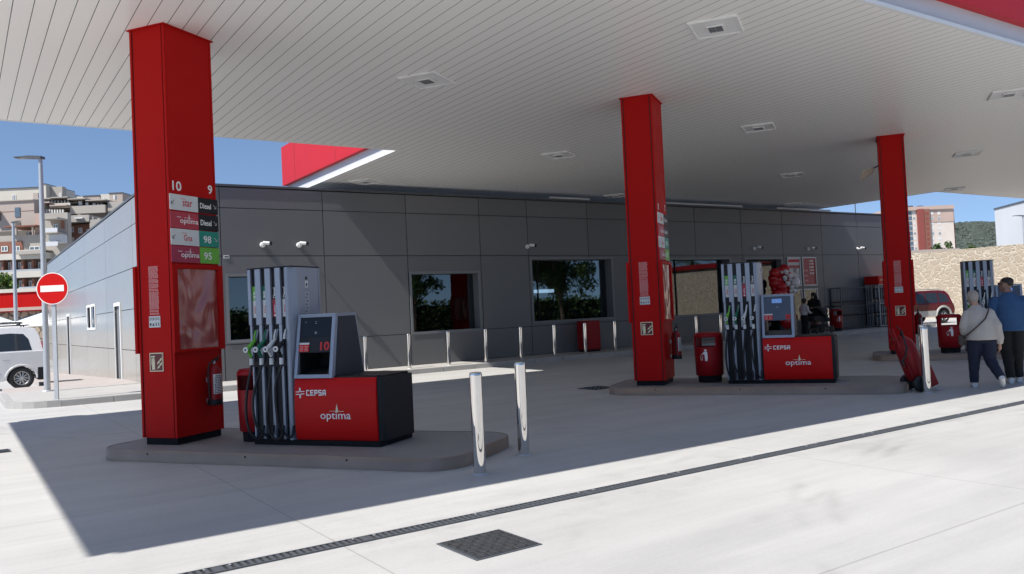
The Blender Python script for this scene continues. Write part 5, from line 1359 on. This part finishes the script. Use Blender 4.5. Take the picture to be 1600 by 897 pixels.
def car_body(parent, low, top, w_low, w_top, z_belt, z_roof, paint):
    """low and top: side profiles (x,z); the cabin narrows from w_low at the belt to w_top at the roof"""
    b = MB(paint); b.prism(low, 'y', -w_low / 2, w_low / 2, None)
    def hw(z): return (w_low - .02 + (w_top - w_low + .02) * (z - z_belt) / (z_roof - z_belt)) / 2
    n = len(top); vs = [(x, -hw(z), z) for x, z in top] + [(x, hw(z), z) for x, z in top]
    b.add(vs, [list(range(n))[::-1], list(range(n, 2 * n))] + [(i, (i + 1) % n, (i + 1) % n + n, i + n) for i in range(n)])
    o = b.build('body', parent); bv = o.modifiers.new('bevel', 'BEVEL'); bv.width = .045; bv.segments = 3; bv.limit_method = 'ANGLE'; bv.angle_limit = radians(28)
    for p in o.data.polygons: p.use_smooth = False
    return o, hw
def arch(cx, r, x_from_right=True, n=10, z0=.0):
    return [(cx + r * cos(pi * k / n), z0 + r * sin(pi * k / n)) for k in range(n + 1)]
def side_panels(parent, name, polys, hw, m, off=.004, th=.012):
    for s in (-1, 1):
        for poly in polys:
            b = MB(m); n = len(poly)
            b.add([(x, s * (hw(z) + off), z) for x, z in poly] + [(x, s * (hw(z) - th), z) for x, z in poly], [list(range(n)), list(range(n, 2 * n))[::-1]] + [(i, (i + 1) % n, (i + 1) % n + n, i + n) for i in range(n)])
            b.build(name, parent)
# white van: x runs towards its nose, which points out of the left side of the photo
van = thing('parked_van', 'white passenger van with roof bars parked behind the pavement at the left edge', 'van', (.04, 28.8, -.08), pi)
R = .325
low = [(-2.12, .42), (-2.17, .62), (-2.14, 1.0), (-2.08, 1.10), (1.0, 1.08), (2.02, .92), (2.16, .62), (2.12, .30), (1.75, .28)] + \
      [(1.32 + .40 * cos(a), .30 + .40 * sin(a)) for a in [pi * k / 12 for k in range(13)]] + [(.9, .26), (-1.06, .26)] + [(-1.50 + .37 * cos(a), .30 + .37 * sin(a)) for a in [pi * k / 12 for k in range(13)]] + [(-1.92, .30), (-2.05, .33)]
top = [(-2.085, 1.08), (-1.98, 1.55), (-1.88, 1.76), (-1.6, 1.80), (.3, 1.79), (.62, 1.70), (1.25, 1.08)]
vb, vhw = car_body(van, low, top, 1.80, 1.36, 1.08, 1.80, 'vanwhite')
side_panels(van, 'side_window', [[(-1.78, 1.12), (-1.70, 1.45), (-1.58, 1.60), (-1.25, 1.63), (-.66, 1.60), (-.66, 1.12)], [(-.58, 1.12), (-.58, 1.60), (.42, 1.60), (.85, 1.16), (.85, 1.12)]], vhw, 'carglass')
q = MB('black'); q.box(-2.20, -1.90, -.91, .91, .24, .62, None, .03); q.build('bumper', van)
q = MB('black'); q.box(-.9, .85, -.915, -.89, .56, .64, None, .01); q.box(-.9, .85, .89, .915, .56, .64, None, .01); q.build('side_moulding', van)
for s in (-1, 1):
    q = MB('taillight'); q.prism([(-2.155, .80), (-2.09, .80), (-2.02, 1.35), (-2.06, 1.37)], 'y', s * .76, s * .87); q.build('tail_light', van)
    q = MB('white', 'matblack'); 
    q.tube([(-1.50 + .41 * cos(a), s * .895, .30 + .41 * sin(a)) for a in [pi * k / 14 for k in range(1, 14)]], .022, 'vanwhite', 8); q.build('wheel_arch', van)
    q = MB('black'); q.tube([(-1.75, s * .56, 1.86), (.25, s * .56, 1.86)], .016); 
    for x_ in (-1.6, -.7, .15): q.tube([(x_, s * .56, 1.79), (x_, s * .56, 1.86)], .016)
    q.build('roof_rail', van)
    q = MB('gapdark'); q.box(-.622, -.612, s * .904 - .002, s * .904 + .001, .32, 1.08); q.box(.30, .31, s * .904 - .002, s * .904 + .001, .32, 1.08); q.box(-1.22, -1.04, s * .905 - .002, s * .905 + .001, .86, .865); q.build('door_seam', van)
rk = MB('black')
for x_ in (-1.5, -.65, .1): rk.tube([(x_, -.6, 1.89), (x_, .6, 1.89)], .02)
for y_ in (-.3, 0, .3): rk.tube([(-1.6, y_, 1.915), (.2, y_, 1.915)], .012)
rk.tube([(-1.62, -.55, 1.95), (.2, -.55, 1.95)], .012); rk.tube([(-1.62, .55, 1.95), (.2, .55, 1.95)], .012); rk.build('roof_rack', van)
for x_ in (-1.50, 1.32):
    for s in (-1, 1): wheel(van, x_, s * .80, R, .20, s)
q = MB('steel'); q.box(-2.18, -2.165, -.26, .26, .70, .81); q.build('number_plate', van, mats=['offwhite'])
# red four wheel drive by the stone wall
suv = thing('parked_car', 'dark red off-road car with pale grey lower body parked by the stone wall', 'car', (37.6, 22.1, 0), radians(56.05 + 90 + 18)); suv.scale = (.93, .93, .93)
low = [(-1.98, .50), (-2.02, .72), (-1.95, .98), (1.0, 1.0), (1.85, .90), (2.0, .72), (1.98, .48), (1.78, .44)] + [(1.28 + .44 * cos(a), .38 + .44 * sin(a)) for a in [pi * k / 12 for k in range(13)]] + [(.8, .36), (-.82, .36)] + \
      [(-1.28 + .44 * cos(a), .38 + .44 * sin(a)) for a in [pi * k / 12 for k in range(13)]] + [(-1.75, .46)]
top = [(-1.93, .98), (-1.80, 1.45), (-1.62, 1.63), (-1.2, 1.68), (.05, 1.68), (.35, 1.60), (.98, 1.0)]
sb_, shw = car_body(suv, low, top, 1.72, 1.32, .98, 1.68, 'suvred')
side_panels(suv, 'side_window', [[(-1.72, 1.08), (-1.62, 1.42), (-1.25, 1.55), (-1.1, 1.55), (-1.1, 1.05)], [(-1.02, 1.05), (-1.02, 1.56), (-.30, 1.56), (-.30, 1.05)], [(-.22, 1.05), (-.22, 1.56), (.18, 1.54), (.66, 1.05)]], shw, 'carglass')
q = MB('carglass'); q.add([(.42, -.55, 1.56), (.42, .55, 1.56), (1.0, .70, 1.01), (1.0, -.70, 1.01)], [(0, 1, 2, 3)]); q.build('windscreen', suv)
for s in (-1, 1):
    q = MB('suvgrey')
    for cx_ in (-1.28, 1.28): q.tube([(cx_ + .47 * cos(a), s * .86, .38 + .47 * sin(a)) for a in [pi * k / 12 for k in range(13)]], .06, None, 8)
    q.box(-.84, .84, min(s * .84, s * .885), max(s * .84, s * .885), .36, .66); q.build('lower_cladding', suv)
    q = MB('suvred'); q.box(.50, .62, min(s * .86, s * 1.02), max(s * .86, s * 1.02), 1.0, 1.14, None, .02); q.build('mirror', suv)
    q = MB('steel'); q.tube([(-1.5, s * .55, 1.74), (-.1, s * .55, 1.74)], .02); q.build('roof_rail', suv)
for cx_ in (-1.9, 1.88): MB('suvgrey').box(cx_ - .12, cx_ + .12, -.84, .84, .42, .68, None, .04).build('bumper', suv)
for x_ in (-1.28, 1.28):
    for s in (-1, 1): wheel(suv, x_, s * .76, .36, .22, s, 6)

# ================================================================== VEGETATION
def tree(name, label, loc, h, cr, trunk_h, leafm='leaf', n=5200, seed=1, flat=.85, group=None, leaf=.11, cat='tree', trunk_r=.14):
    rnd = random.Random(seed); t = thing(name, label, cat, loc, 0, group)
    tk = MB('bark'); tips = []
    lean = Vector((rnd.uniform(-.2, .2), rnd.uniform(-.2, .2), 0))
    tk.tube([(0, 0, -.1), lean * .5 + Vector((0, 0, trunk_h * .5)), lean + Vector((0, 0, trunk_h)), lean * 1.2 + Vector((0, 0, h * .72))], [trunk_r, trunk_r * .8, trunk_r * .65, trunk_r * .15], None, 10)
    cz = (trunk_h + h) / 2; rz_ = (h - trunk_h) / 2
    for k in range(16):
        a = rnd.uniform(0, 2 * pi); e = rnd.uniform(-.5, 1); R_ = rnd.uniform(.55, .95)
        tip = lean + Vector((cos(a) * cr * R_ * sqrt(max(0, 1 - e * e * .6)), sin(a) * cr * R_ * sqrt(max(0, 1 - e * e * .6)), cz + e * rz_ * .8)); s0 = lean + Vector((0, 0, trunk_h * rnd.uniform(.85, 1.1)))
        tk.tube([s0, s0.lerp(tip, .5) + Vector((0, 0, rnd.uniform(0, .4))), tip], [trunk_r * .4, trunk_r * .25, trunk_r * .08], None, 6); tips.append(tip)
    tk.build('trunk', t)
    for k in range(26):
        a = rnd.uniform(0, 2 * pi); u_ = rnd.uniform(-1, 1); R_ = rnd.random() ** .4
        tips.append(lean + Vector((cos(a) * sqrt(1 - u_ * u_) * cr * R_, sin(a) * sqrt(1 - u_ * u_) * cr * R_, cz + u_ * rz_ * R_)))
    rads = [rnd.uniform(.20, .36) * cr for _ in tips]
    vs = []; fs = []
    for i in range(n):
        j = rnd.randrange(len(tips)); c = tips[j]; d = Vector((rnd.gauss(0, 1), rnd.gauss(0, 1), rnd.gauss(0, .8))); d.normalize(); p = c + d * rads[j] * rnd.random() ** .45
        nrm = (d + Vector((rnd.gauss(0, .6), rnd.gauss(0, .6), rnd.gauss(0, .6) + .4))).normalized(); a = nrm.orthogonal().normalized(); b_ = nrm.cross(a); w = rnd.uniform(0, 2 * pi); a, b_ = a * cos(w) + b_ * sin(w), b_ * cos(w) - a * sin(w)
        s = leaf * rnd.uniform(.6, 1.4); o = len(vs)
        vs += [p - a * s, p + b_ * s * .45, p + a * s, p - b_ * s * .45]; fs.append((o, o + 1, o + 2, o + 3))
    c_ = MB(leafm); c_.add(vs, fs); c_.build('crown', t)
    return t
def palm(label, loc, h, L_=1.8, seed=1, n=22, group=None):
    rnd = random.Random(seed); t = thing('palm_tree', label, 'palm tree', loc, 0, group)
    MB('bark').tube([(0, 0, -.1), (.05, 0, h * .5), (0, .05, h)], [.2, .16, .14], None, 12).build('trunk', t)
    c = MB('leaf')
    for k in range(n):
        a = 2 * pi * k / n + rnd.uniform(-.2, .2); e = rnd.uniform(-.1, 1.1); d = Vector((cos(a), sin(a), 0)); L = L_ * rnd.uniform(.8, 1.1); pts = []
        for s in range(9):
            w = s / 8; pts.append(Vector((0, .05, h)) + d * L * w * cos(e * (1 - w * .6)) + Vector((0, 0, L * (w * sin(e) * 1.1 - w * w * .75))))
        for s in range(8):
            p0, p1 = pts[s], pts[s + 1]; dd = (p1 - p0).normalized(); side = dd.cross(Vector((0, 0, 1))).normalized()
            for q in range(4):
                pp = p0.lerp(p1, q / 4); ll = .38 * sin(pi * (s + q / 4 + .6) / 9) * L_ / 1.8
                for sg_ in (-1, 1):
                    tip = pp + side * sg_ * ll + dd * ll * .6 - Vector((0, 0, ll * .35)); c.add([pp - dd * .015, pp + dd * .025, tip], [(0, 1, 2)])
    c.build('crown', t); return t
tree('leafy_tree', 'bright green leafy tree in front of the apartments at the left edge', (2.6, 82.5, -.6), 7.4, 1.7, 3.6, 'leaflight', 3000, 5, leaf=.17)
tree('leafy_tree', 'dark bushy conifer above the stone wall in front of the apartment tower', (59.6, 32.1, 0), 5.0, .95, 3.0, 'leaf', 2600, 8, leaf=.12)
tree('leafy_tree', 'small dark shrub tree above the stone wall just right of the apartment tower', (60.9, 31.0, 0), 4.7, .6, 3.2, 'leaf', 2200, 9, leaf=.11)
tree('leafy_tree', 'thin tree above the stone wall right beside the farthest red column', (57.3, 34.1, 0), 5.6, .7, 3.4, 'leaf', 900, 12, leaf=.12)
# what the windows of the shop mirror: the street side behind the viewer
g_m = 'trees mirrored in the shop windows'
tree('street_tree', 'broad dark tree mirrored in the large shop window above the counter', (46.2, -18.0, 0), 8.8, 3.9, 2.6, 'leaf', 14000, 31, group=g_m, leaf=.16, trunk_r=.2)
tree('street_tree', 'lean tree with bare forks mirrored in the smaller shop window', (31.0, -18.0, 0), 6.6, 2.2, 2.4, 'leaf', 4200, 33, group=g_m, leaf=.15, trunk_r=.16)
palm('palm tree mirrored in the shop window behind the middle column', (51.5, -6.8, 0), 4.9, 2.3, 4)
tree('street_tree', 'tree mirrored beside the palm in the shop window behind the middle column', (54.0, -5.0, 0), 9.5, 1.6, 6, 'leaf', 2500, 37, group=g_m, leaf=.16)

# ================================================================== WALLS AND BUILDINGS BEYOND
sw = thing('stone_wall', 'long pale crazy stone retaining wall at the right with light mortar joints', 'stone wall', (46, 0, 0))
MB('stone').box(0, .6, -9.5, 60, -1, 3.70).build('masonry', sw)
w_ = MB('kerb'); w_.box(-.005, .61, -9.5, 60, 3.703, 3.76); w_.build('coping', sw, mats=['stone'])
rs_ = thing('low_building', 'low roof with a red edge, mirrored in the shop window behind the middle column', 'building', (47.2, -9, 0))
MB('w_cream').box(0, 3, 0, 14, 0, 4.0).build('wall', rs_); q = MB('darkred'); q.box(-.5, 3.2, -.4, 14.4, 4.003, 4.35); q.build('roof', rs_)
hg = MB('leaf'); rnd = random.Random(77); vs = []; fs = []  # hedge run stretched out of view to darken reflections in the bollards
for i in range(16000):
    p = Vector((rnd.uniform(-50, 60), -24 + rnd.gauss(0, .5), rnd.uniform(0, 2.5) ** 1.0 + rnd.uniform(0, .35))); d = Vector((rnd.gauss(0, 1), rnd.gauss(0, 1), rnd.gauss(0, 1))).normalized(); a = d.orthogonal().normalized(); b_ = d.cross(a); s_ = rnd.uniform(.12, .26); o = len(vs)
    vs += [p - a * s_, p + b_ * s_ * .6, p + a * s_, p - b_ * s_ * .6]; fs.append((o, o + 1, o + 2, o + 3))
hg.add(vs, fs); hgo = thing('hedge', 'long dark hedge mirrored low in the shop windows, lengthened to darken bollard reflections', 'hedge', (0, 0, 0)); hg.build('foliage', hgo); MB('matblack').box(-50, 60, -24.2, -23.8, 0, 2.3).build('inner_twigs', hgo)
def PX(px, d):                              # bearing of a feature seen from the forecourt, d metres off
    k = (px - 800) / 1292.46
    return (d * (.5585 + .8294 * k), d * (.8292 - .5585 * k))
class Facade:
    """A building front standing d metres off; positions on it are given in sight units and turned into metres."""
    def __init__(self, name, label, px0, d, cat='building', group=None, dd=0.0):
        self.d = d; self.px0 = px0; x, y = PX(px0, d); self.s = d / 1292.46
        self.t = thing(name, label, cat, (x, y, -1.0), radians(-33.95), group); self.cnt = 0
    def X(self, px): return (px - self.px0) * self.s
    def Z(self, px, py): return 2.55 + (522.2 - .0465 * px - py) * self.s
    def blk(self, mb, x0, x1, y0, y1, dep0, dep1, m=None, to_ground=False):
        pm = (x0 + x1) / 2
        mb.box(self.X(x0), self.X(x1), dep0, dep1, 0 if to_ground else self.Z(pm, y1), self.Z(pm, y0), m)
    def part(self, name, m, lst, dep0, dep1, ground=False):
        b = MB(m)
        for (x0, x1, y0, y1) in lst: self.blk(b, x0, x1, y0, y1, dep0, dep1, None, ground)
        return b.build(name, self.t)
    def window(self, x0, x1, y0, y1, frame='shutter', glass='aptglass', dep=0.0):
        f = MB(frame); w = .09; X0, X1 = self.X(x0), self.X(x1); pm = (x0 + x1) / 2; Z0, Z1 = self.Z(pm, y1), self.Z(pm, y0)
        f.box(X0, X1, dep - .06, dep - .005, Z0, Z0 + w); f.box(X0, X1, dep - .06, dep - .005, Z1 - w, Z1); f.box(X0, X0 + w, dep - .06, dep - .005, Z0 + w, Z1 - w); f.box(X1 - w, X1, dep - .06, dep - .005, Z0 + w, Z1 - w)
        f.box((X0 + X1) / 2 - .05, (X0 + X1) / 2 + .05, dep - .06, dep - .005, Z0 + w, Z1 - w); o = f.build('window', self.t)
        g_ = MB(glass); g_.box(X0 + w, X1 - w, dep - .03, dep - .006, Z0 + w, Z1 - w); g_.build('pane', o); return o
gA = 'apartment blocks on the slope at the left'
A = Facade('apartment_block', 'cream top block of the hillside apartments, left of the tall street lamp', -30, 114, group=gA)
A.part('wall', 'w_cream', [(-30, 75, 294.5, 300)], 0, 12, True); A.part('stair_tower', 'w_cream', [(75, 86, 290, 300)], -1.5, 6, True); A.part('side_wall', 'w_grey', [(86, 105, 292, 300)], -.5, .5, True)
A.part('parapet', 'darkgrey', [(-30, 75, 293.4, 294.4)], -.15, 12.1); A.part('parapet', 'darkgrey', [(75, 86, 289, 290)], -1.6, 6); A.window(23, 29, 304, 313); A.part('rubble_wall', 'w_beige', [(68, 76, 304, 320)], -1.9, -1.55)
A.window(100, 104, 302, 308, dep=-.5)
B = Facade('apartment_block', 'beige pink block of the hillside apartments with one tall stair window', -30, 104, group=gA)
B.part('wall', 'w_beige', [(-30, 57, 314.5, 320)], 0, 8, True); B.part('parapet', 'w_grey', [(-30, 57.3, 313, 314.5)], -.2, 8.1)
B.part('stair_window', 'aptglass', [(27, 35, 324, 339)], -.08, -.01); B.part('stair_window', 'w_dark', [(27, 35, 347, 353)], -.08, -.01); B.part('brick_band', 'w_brick', [(-30, 57, 330.4, 331)], -.03, -.005)
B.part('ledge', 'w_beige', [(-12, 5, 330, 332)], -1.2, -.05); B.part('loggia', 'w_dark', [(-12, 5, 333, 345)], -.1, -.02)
C_ = Facade('apartment_block', 'greige lower block of the hillside apartments with loggias, behind the red roofed terrace', -40, 99, group=gA)
C_.part('wall', 'w_grey', [(-40, 84, 368, 396)], 0, 6, True); C_.part('pink_tower', 'w_pink', [(53, 70, 332, 368)], .5, 5, False); C_.part('wall', 'w_grey', [(70, 111, 333, 396)], -.3, .5, True)
C_.part('pergola', 'w_brick', [(16, 66, 353.5, 355.2)], -1.0, 3.0); C_.part('pergola_post', 'w_beige', [(28.5, 29.8, 355, 368), (59, 60.2, 355, 368), (32, 35, 356, 368)], -.9, -.6)
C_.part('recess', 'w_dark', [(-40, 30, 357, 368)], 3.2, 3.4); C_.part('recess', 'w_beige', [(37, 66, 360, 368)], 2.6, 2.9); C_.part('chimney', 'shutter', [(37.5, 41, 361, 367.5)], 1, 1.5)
C_.part('brick_panel', 'w_brick', [(2, 38, 377.5, 402)], -.12, -.01); C_.window(5, 15, 385, 393.5, dep=-.13); C_.window(24, 34, 385, 393.5, dep=-.13); C_.window(48, 64, 385, 392.5, frame='shutter')
C_.part('balcony', 'w_cream', [(40, 86, 392.5, 393.8)], -2.2, -.05); C_.part('balcony_front', 'w_grey', [(40, 86, 393.9, 399)], -2.2, -2.0)
for (a, b_) in ((398.5, 407.5), (426, 436), (453, 462)): C_.part('floor_band', 'w_cream', [(-40, 84, a, b_)], -1.6, -.05)
for (a, b_) in ((407.5, 426), (436, 453)):
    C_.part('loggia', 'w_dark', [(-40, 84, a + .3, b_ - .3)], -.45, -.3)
    for k in range(8): C_.window(-28 + k * 15.5, -21 + k * 15.5, a + 3, b_ - 2, dep=-.5); 
    C_.part('pier', 'w_brick', [(-34 + k * 15.5, -31 + k * 15.5, a + .3, b_ - .3) for k in range(7)], -1.2, -.46)
C_.part('railing', 'steel', [(-40, 84, 423.5, 425.8), (-40, 84, 450.5, 452.8)], -1.55, -1.5)
C_.part('bay_recess', 'w_beige', [(86, 110, 345, 365)], -.5, -.32); C_.window(90, 97.5, 351, 359, dep=-.52); C_.part('balcony', 'w_grey', [(83, 111, 343.2, 345.5)], -2.6, -.35); C_.part('balcony', 'w_grey', [(84.5, 110.5, 366, 367.5)], -2.6, -.35)
C_.part('railing', 'lightgrey', [(85, 110, 359.5, 366)], -2.5, -2.42); C_.part('rendered_bay', 'w_white', [(90, 110, 368, 381)], -1.6, -.35); C_.part('railing', 'lightgrey', [(85, 110, 380.5, 387)], -2.5, -2.42); C_.window(101, 108, 376, 380, dep=-1.62)
C_.part('brown_pier', 'w_brick', [(105, 107, 346, 358)], -1.0, -.52)
D_ = Facade('apartment_block', 'orange brick block of the hillside apartments just above the pale shop side wall', 100, 104, group=gA)
D_.part('wall', 'w_brick', [(108, 215, 349, 390)], 0, 4, True); D_.part('parapet', 'w_grey', [(78, 150, 338.5, 349)], -1.2, 4); D_.part('parapet', 'w_grey', [(150, 215, 343, 358)], -1.1, 8)
for a, b_, c in ((112, 118, 354.5), (125.5, 131.5, 356), (138.5, 144.5, 358)): D_.window(a, b_, c, c + 8.5)
D_.part('roof_vent', 'w_grey', [(131, 135, 336, 344), (141, 145, 338, 346), (151, 155, 340, 347), (161, 165, 342, 348)], -.9, 0); D_.part('tarpaulin', 'shutter', [(129, 142, 341.5, 343.5)], -1.5, -1.25)
E_ = Facade('apartment_block', 'stepped top storeys of the hillside apartments with terrace roofs and railings', 70, 109, group=gA)
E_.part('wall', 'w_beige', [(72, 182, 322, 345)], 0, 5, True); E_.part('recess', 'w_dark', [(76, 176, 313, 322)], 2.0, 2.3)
E_.part('terrace_roof', 'w_grey', [(70, 96, 312.3, 314), (96, 122, 310.2, 311.8), (122, 150, 312.5, 314), (150, 181, 314.5, 316)], -2.0, 3.0); E_.part('terrace_front', 'w_cream', [(96, 127, 320.5, 328)], -2.2, -1.9); E_.part('terrace_front', 'w_grey', [(127, 181, 324, 336)], -2.2, -1.9)
E_.part('terrace_roof', 'w_beige', [(77, 102, 320, 322), (102, 128, 324.5, 326.3)], -3.2, 0)
E_.part('post', 'shutter', [(82 + k * 5.0, 83.2 + k * 5.0, 315, 321) for k in range(8)] + [(134, 139, 316, 322), (145, 149, 318, 323), (156, 160, 319, 326), (163, 166, 320, 328), (168, 171, 320, 328)], -1.2, -1.0)
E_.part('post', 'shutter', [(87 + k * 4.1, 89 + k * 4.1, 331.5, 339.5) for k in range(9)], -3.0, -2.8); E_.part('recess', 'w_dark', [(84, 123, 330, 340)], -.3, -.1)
E_.part('roof_box', 'w_beige', [(122, 149, 302.5, 312)], 2, 6); E_.part('roof_box', 'w_cream', [(112, 122, 303.5, 312)], 2, 6); E_.part('roof_box', 'w_cream', [(150, 164, 299.5, 314)], 2, 6); E_.part('roof_box', 'w_beige', [(164, 185, 298, 314)], 2, 6)
E_.part('roof_edge', 'darkgrey', [(121, 149.5, 301.5, 302.5), (163, 185.5, 297, 298)], 1.9, 6); E_.part('wall', 'w_grey', [(181, 240, 316, 350)], -1.5, 6, True); E_.window(154, 156, 306, 310, dep=2)
E_.part('satellite_dish', 'shutter', [(177, 179.5, 303, 310)], .8, 1.4)
# low terrace with a red roof band and stone wall, parasols in front
T_ = Facade('terrace_building', 'low terrace building with a red band above brown stone, behind the white van', -60, 62)
T_.part('cornice', 'w_cream', [(-60, 100, 452.5, 458)], -.6, 6); T_.part('red_band', 'red', [(-60, 100, 458.1, 481.5)], -.5, 6); T_.part('beam', 'w_pink', [(-60, 100, 481.6, 486.5)], -.6, 6); T_.part('red_edge', 'redfascia', [(-60, 100, 486.6, 488)], -.5, 6)
T_.part('stone_base', 'stonebrown', [(-60, 100, 488.2, 560)], 0, 5, True)
def parasol(px, d, w, label):
    x, y = PX(px, d); t = thing('parasol', label, 'parasol', (x, y, -.6), radians(-34), 'white parasols in front of the stone terrace')
    h = 3.35; c = MB('canvas'); vs = [(0, 0, h)] + [(sx * w, sy * w * .8, h - .72) for sx, sy in ((-1, -1), (0, -1), (1, -1), (1, 0), (1, 1), (0, 1), (-1, 1), (-1, 0))]
    c.add(vs, [(0, i, i % 8 + 1) for i in range(1, 9)]); c.add([(v[0], v[1], v[2] - (0.0 if k == 0 else .0)) for k, v in enumerate(vs[1:])] + [(v[0], v[1], v[2] - .12) for v in vs[1:]], [(i, (i + 1) % 8, (i + 1) % 8 + 8, i + 8) for i in range(8)])
    o = c.build('canopy', t); so = o.modifiers.new('thickness', 'SOLIDIFY'); so.thickness = .01
    MB('steel').tube([(0, 0, 0), (0, 0, h + .05)], .03).build('pole', t); return t
parasol(65, 50, 1.75, 'larger white parasol above the roof of the white van'); parasol(-12, 50, 1.3, 'white parasol cut by the left edge of the photo')
# tower and white building on the right
R_ = Facade('apartment_tower', 'pale pink apartment tower with a brick red stair strip beyond the stone wall', 1400, 230)
R_.part('wall', 'w_tower', [(1400, 1495, 328, 396)], 0, 14, True); R_.part('upper_storeys', 'w_pink', [(1457, 1495.3, 328, 346.5)], -.15, -.01); R_.part('roof_parapet', 'w_pink', [(1400, 1495.5, 322.5, 328)], -.6, 14.3)
R_.part('side_wall', 'w_red', [(1495.2, 1500, 326, 396)], 1.2, 14, True); R_.part('stair_strip', 'w_red', [(1437.5, 1447, 327, 396)], -.9, -.05); R_.part('stair_strip', 'w_brick', [(1447.2, 1456.5, 327, 396)], -.7, -.05)
R_.part('roof_aerial', 'darkgrey', [(1422, 1426, 321, 322.3), (1428, 1436, 320.5, 322.3), (1444, 1452, 320.5, 322.3), (1472, 1477, 320.8, 322.3), (1480, 1487, 320.5, 322.3)], 1, 2)
for k in range(8):
    y_ = 331 + k * 7.9
    for (a, b_) in ((1459.5, 1463.5), (1470, 1474.5), (1431.5, 1435.5)): R_.window(a, b_, y_, y_ + 4.4, glass='shutter' if k % 3 != 1 else 'aptglass', dep=-.16 if y_ < 343 and a > 1450 else 0)
    R_.part('bay_window', 'aptglass', [(1425, 1430, y_ - 1, y_ + 5)], -.1, -.01)
    R_.part('stair_opening', 'w_red', [(1450, 1454, y_ + 1, y_ + 5)], -.76, -.705)
a_ = PX(1560, 70); b_2 = PX(1760, 52)
wb = thing('white_building', 'plain white building with a slanting roof line at the right edge beyond the stone wall', 'building', (a_[0], a_[1], 0), math.atan2(b_2[1] - a_[1], b_2[0] - a_[0]))
MB('w_white').box(0, 30, 0, 12, -1, 8.15).build('wall', wb); MB('darkgrey').box(-.05, 30, -.05, 12, 8.151, 8.28).build('roof_edge', wb)
# low roof behind the wall under the tower
lr = Facade('low_building', 'low building with a flat beige roof peeping over the stone wall below the tower', 1428, 56)
lr.part('wall', 'w_beige', [(1428, 1502, 389.5, 420)], 0, 5, True)
# aerial on the shop roof
an = thing('roof_aerial', 'small weather mast on the roof of the shop near the farthest column', 'aerial', (34.0, 22.3, WT + .05))
q = MB('darkgrey'); q.tube([(0, 0, 0), (0, 0, .95)], .02); q.tube([(-.25, 0, .9), (.25, 0, .93)], .015); q.lathe([(.06, .93), (.06, 1.0)], (.22, 0, 0), None, 10); q.lathe([(.05, .90), (.05, .98)], (-.22, 0, 0), None, 10); q.build('mast', an)

# ================================================================== HILL
h = MB('hill'); random.seed(9)
nx, ny = 90, 30; vs = []
for j in range(ny + 1):
    for i in range(nx + 1):
        px = 1300 + 620 * i / nx; d = 420 + 1100 * j / ny; x, y = PX(px, d)
        prof = min(1, j / ny * 1.35) ** .8
        z = (99 + 7 * mnoise.noise(Vector((px * .012, 3, 0))) + 3.0 * mnoise.noise(Vector((px * .05, 1, 0)))) * prof * (.55 + .45 * d / 1230) + 6 * mnoise.noise(Vector((x * .012, y * .012, 0))) * prof
        vs.append((x, y, z - 4))
h.add(vs, [(j * (nx + 1) + i, j * (nx + 1) + i + 1, (j + 1) * (nx + 1) + i + 1, (j + 1) * (nx + 1) + i) for j in range(ny) for i in range(nx)], None, True)
ho = h.build('hill'); struct(ho)
# woodland on the slope: one mass of crowns
wd = MB('hill'); rnd = random.Random(3)
def hz(i, j):
    i = max(0, min(nx, i)); j = max(0, min(ny, j)); return Vector(vs[int(j) * (nx + 1) + int(i)])
for k in range(2600):
    i = rnd.uniform(24, 46); j = rnd.uniform(4, ny - 1) if k % 4 else rnd.uniform(20, 25)
    i0, j0 = int(i), int(j); p = hz(i0, j0).lerp(hz(i0 + 1, j0), i - i0).lerp(hz(i0, j0 + 1).lerp(hz(i0 + 1, j0 + 1), i - i0), j - j0)
    r = rnd.uniform(2.2, 4.6); n_ = 7; q = []
    for a in range(3):
        for b_ in range(n_):
            rr = r * (1.0, .85, .35)[a] * rnd.uniform(.75, 1.2); an_ = 2 * pi * (b_ + .5 * a) / n_; q.append(p + Vector((rr * cos(an_), rr * sin(an_), r * (.1, .8, 1.25)[a] * rnd.uniform(.85, 1.1))))
    wd.add(q, [(a * n_ + b_, a * n_ + (b_ + 1) % n_, (a + 1) * n_ + (b_ + 1) % n_, (a + 1) * n_ + b_) for a in range(2) for b_ in range(n_)] + [[2 * n_ + b_ for b_ in range(n_)]])
wo = wd.build('woodland'); wo['kind'] = 'stuff'
ep = MB('earth'); i, j = 32, 13
c = hz(32, 13) + Vector((0, 0, 6));
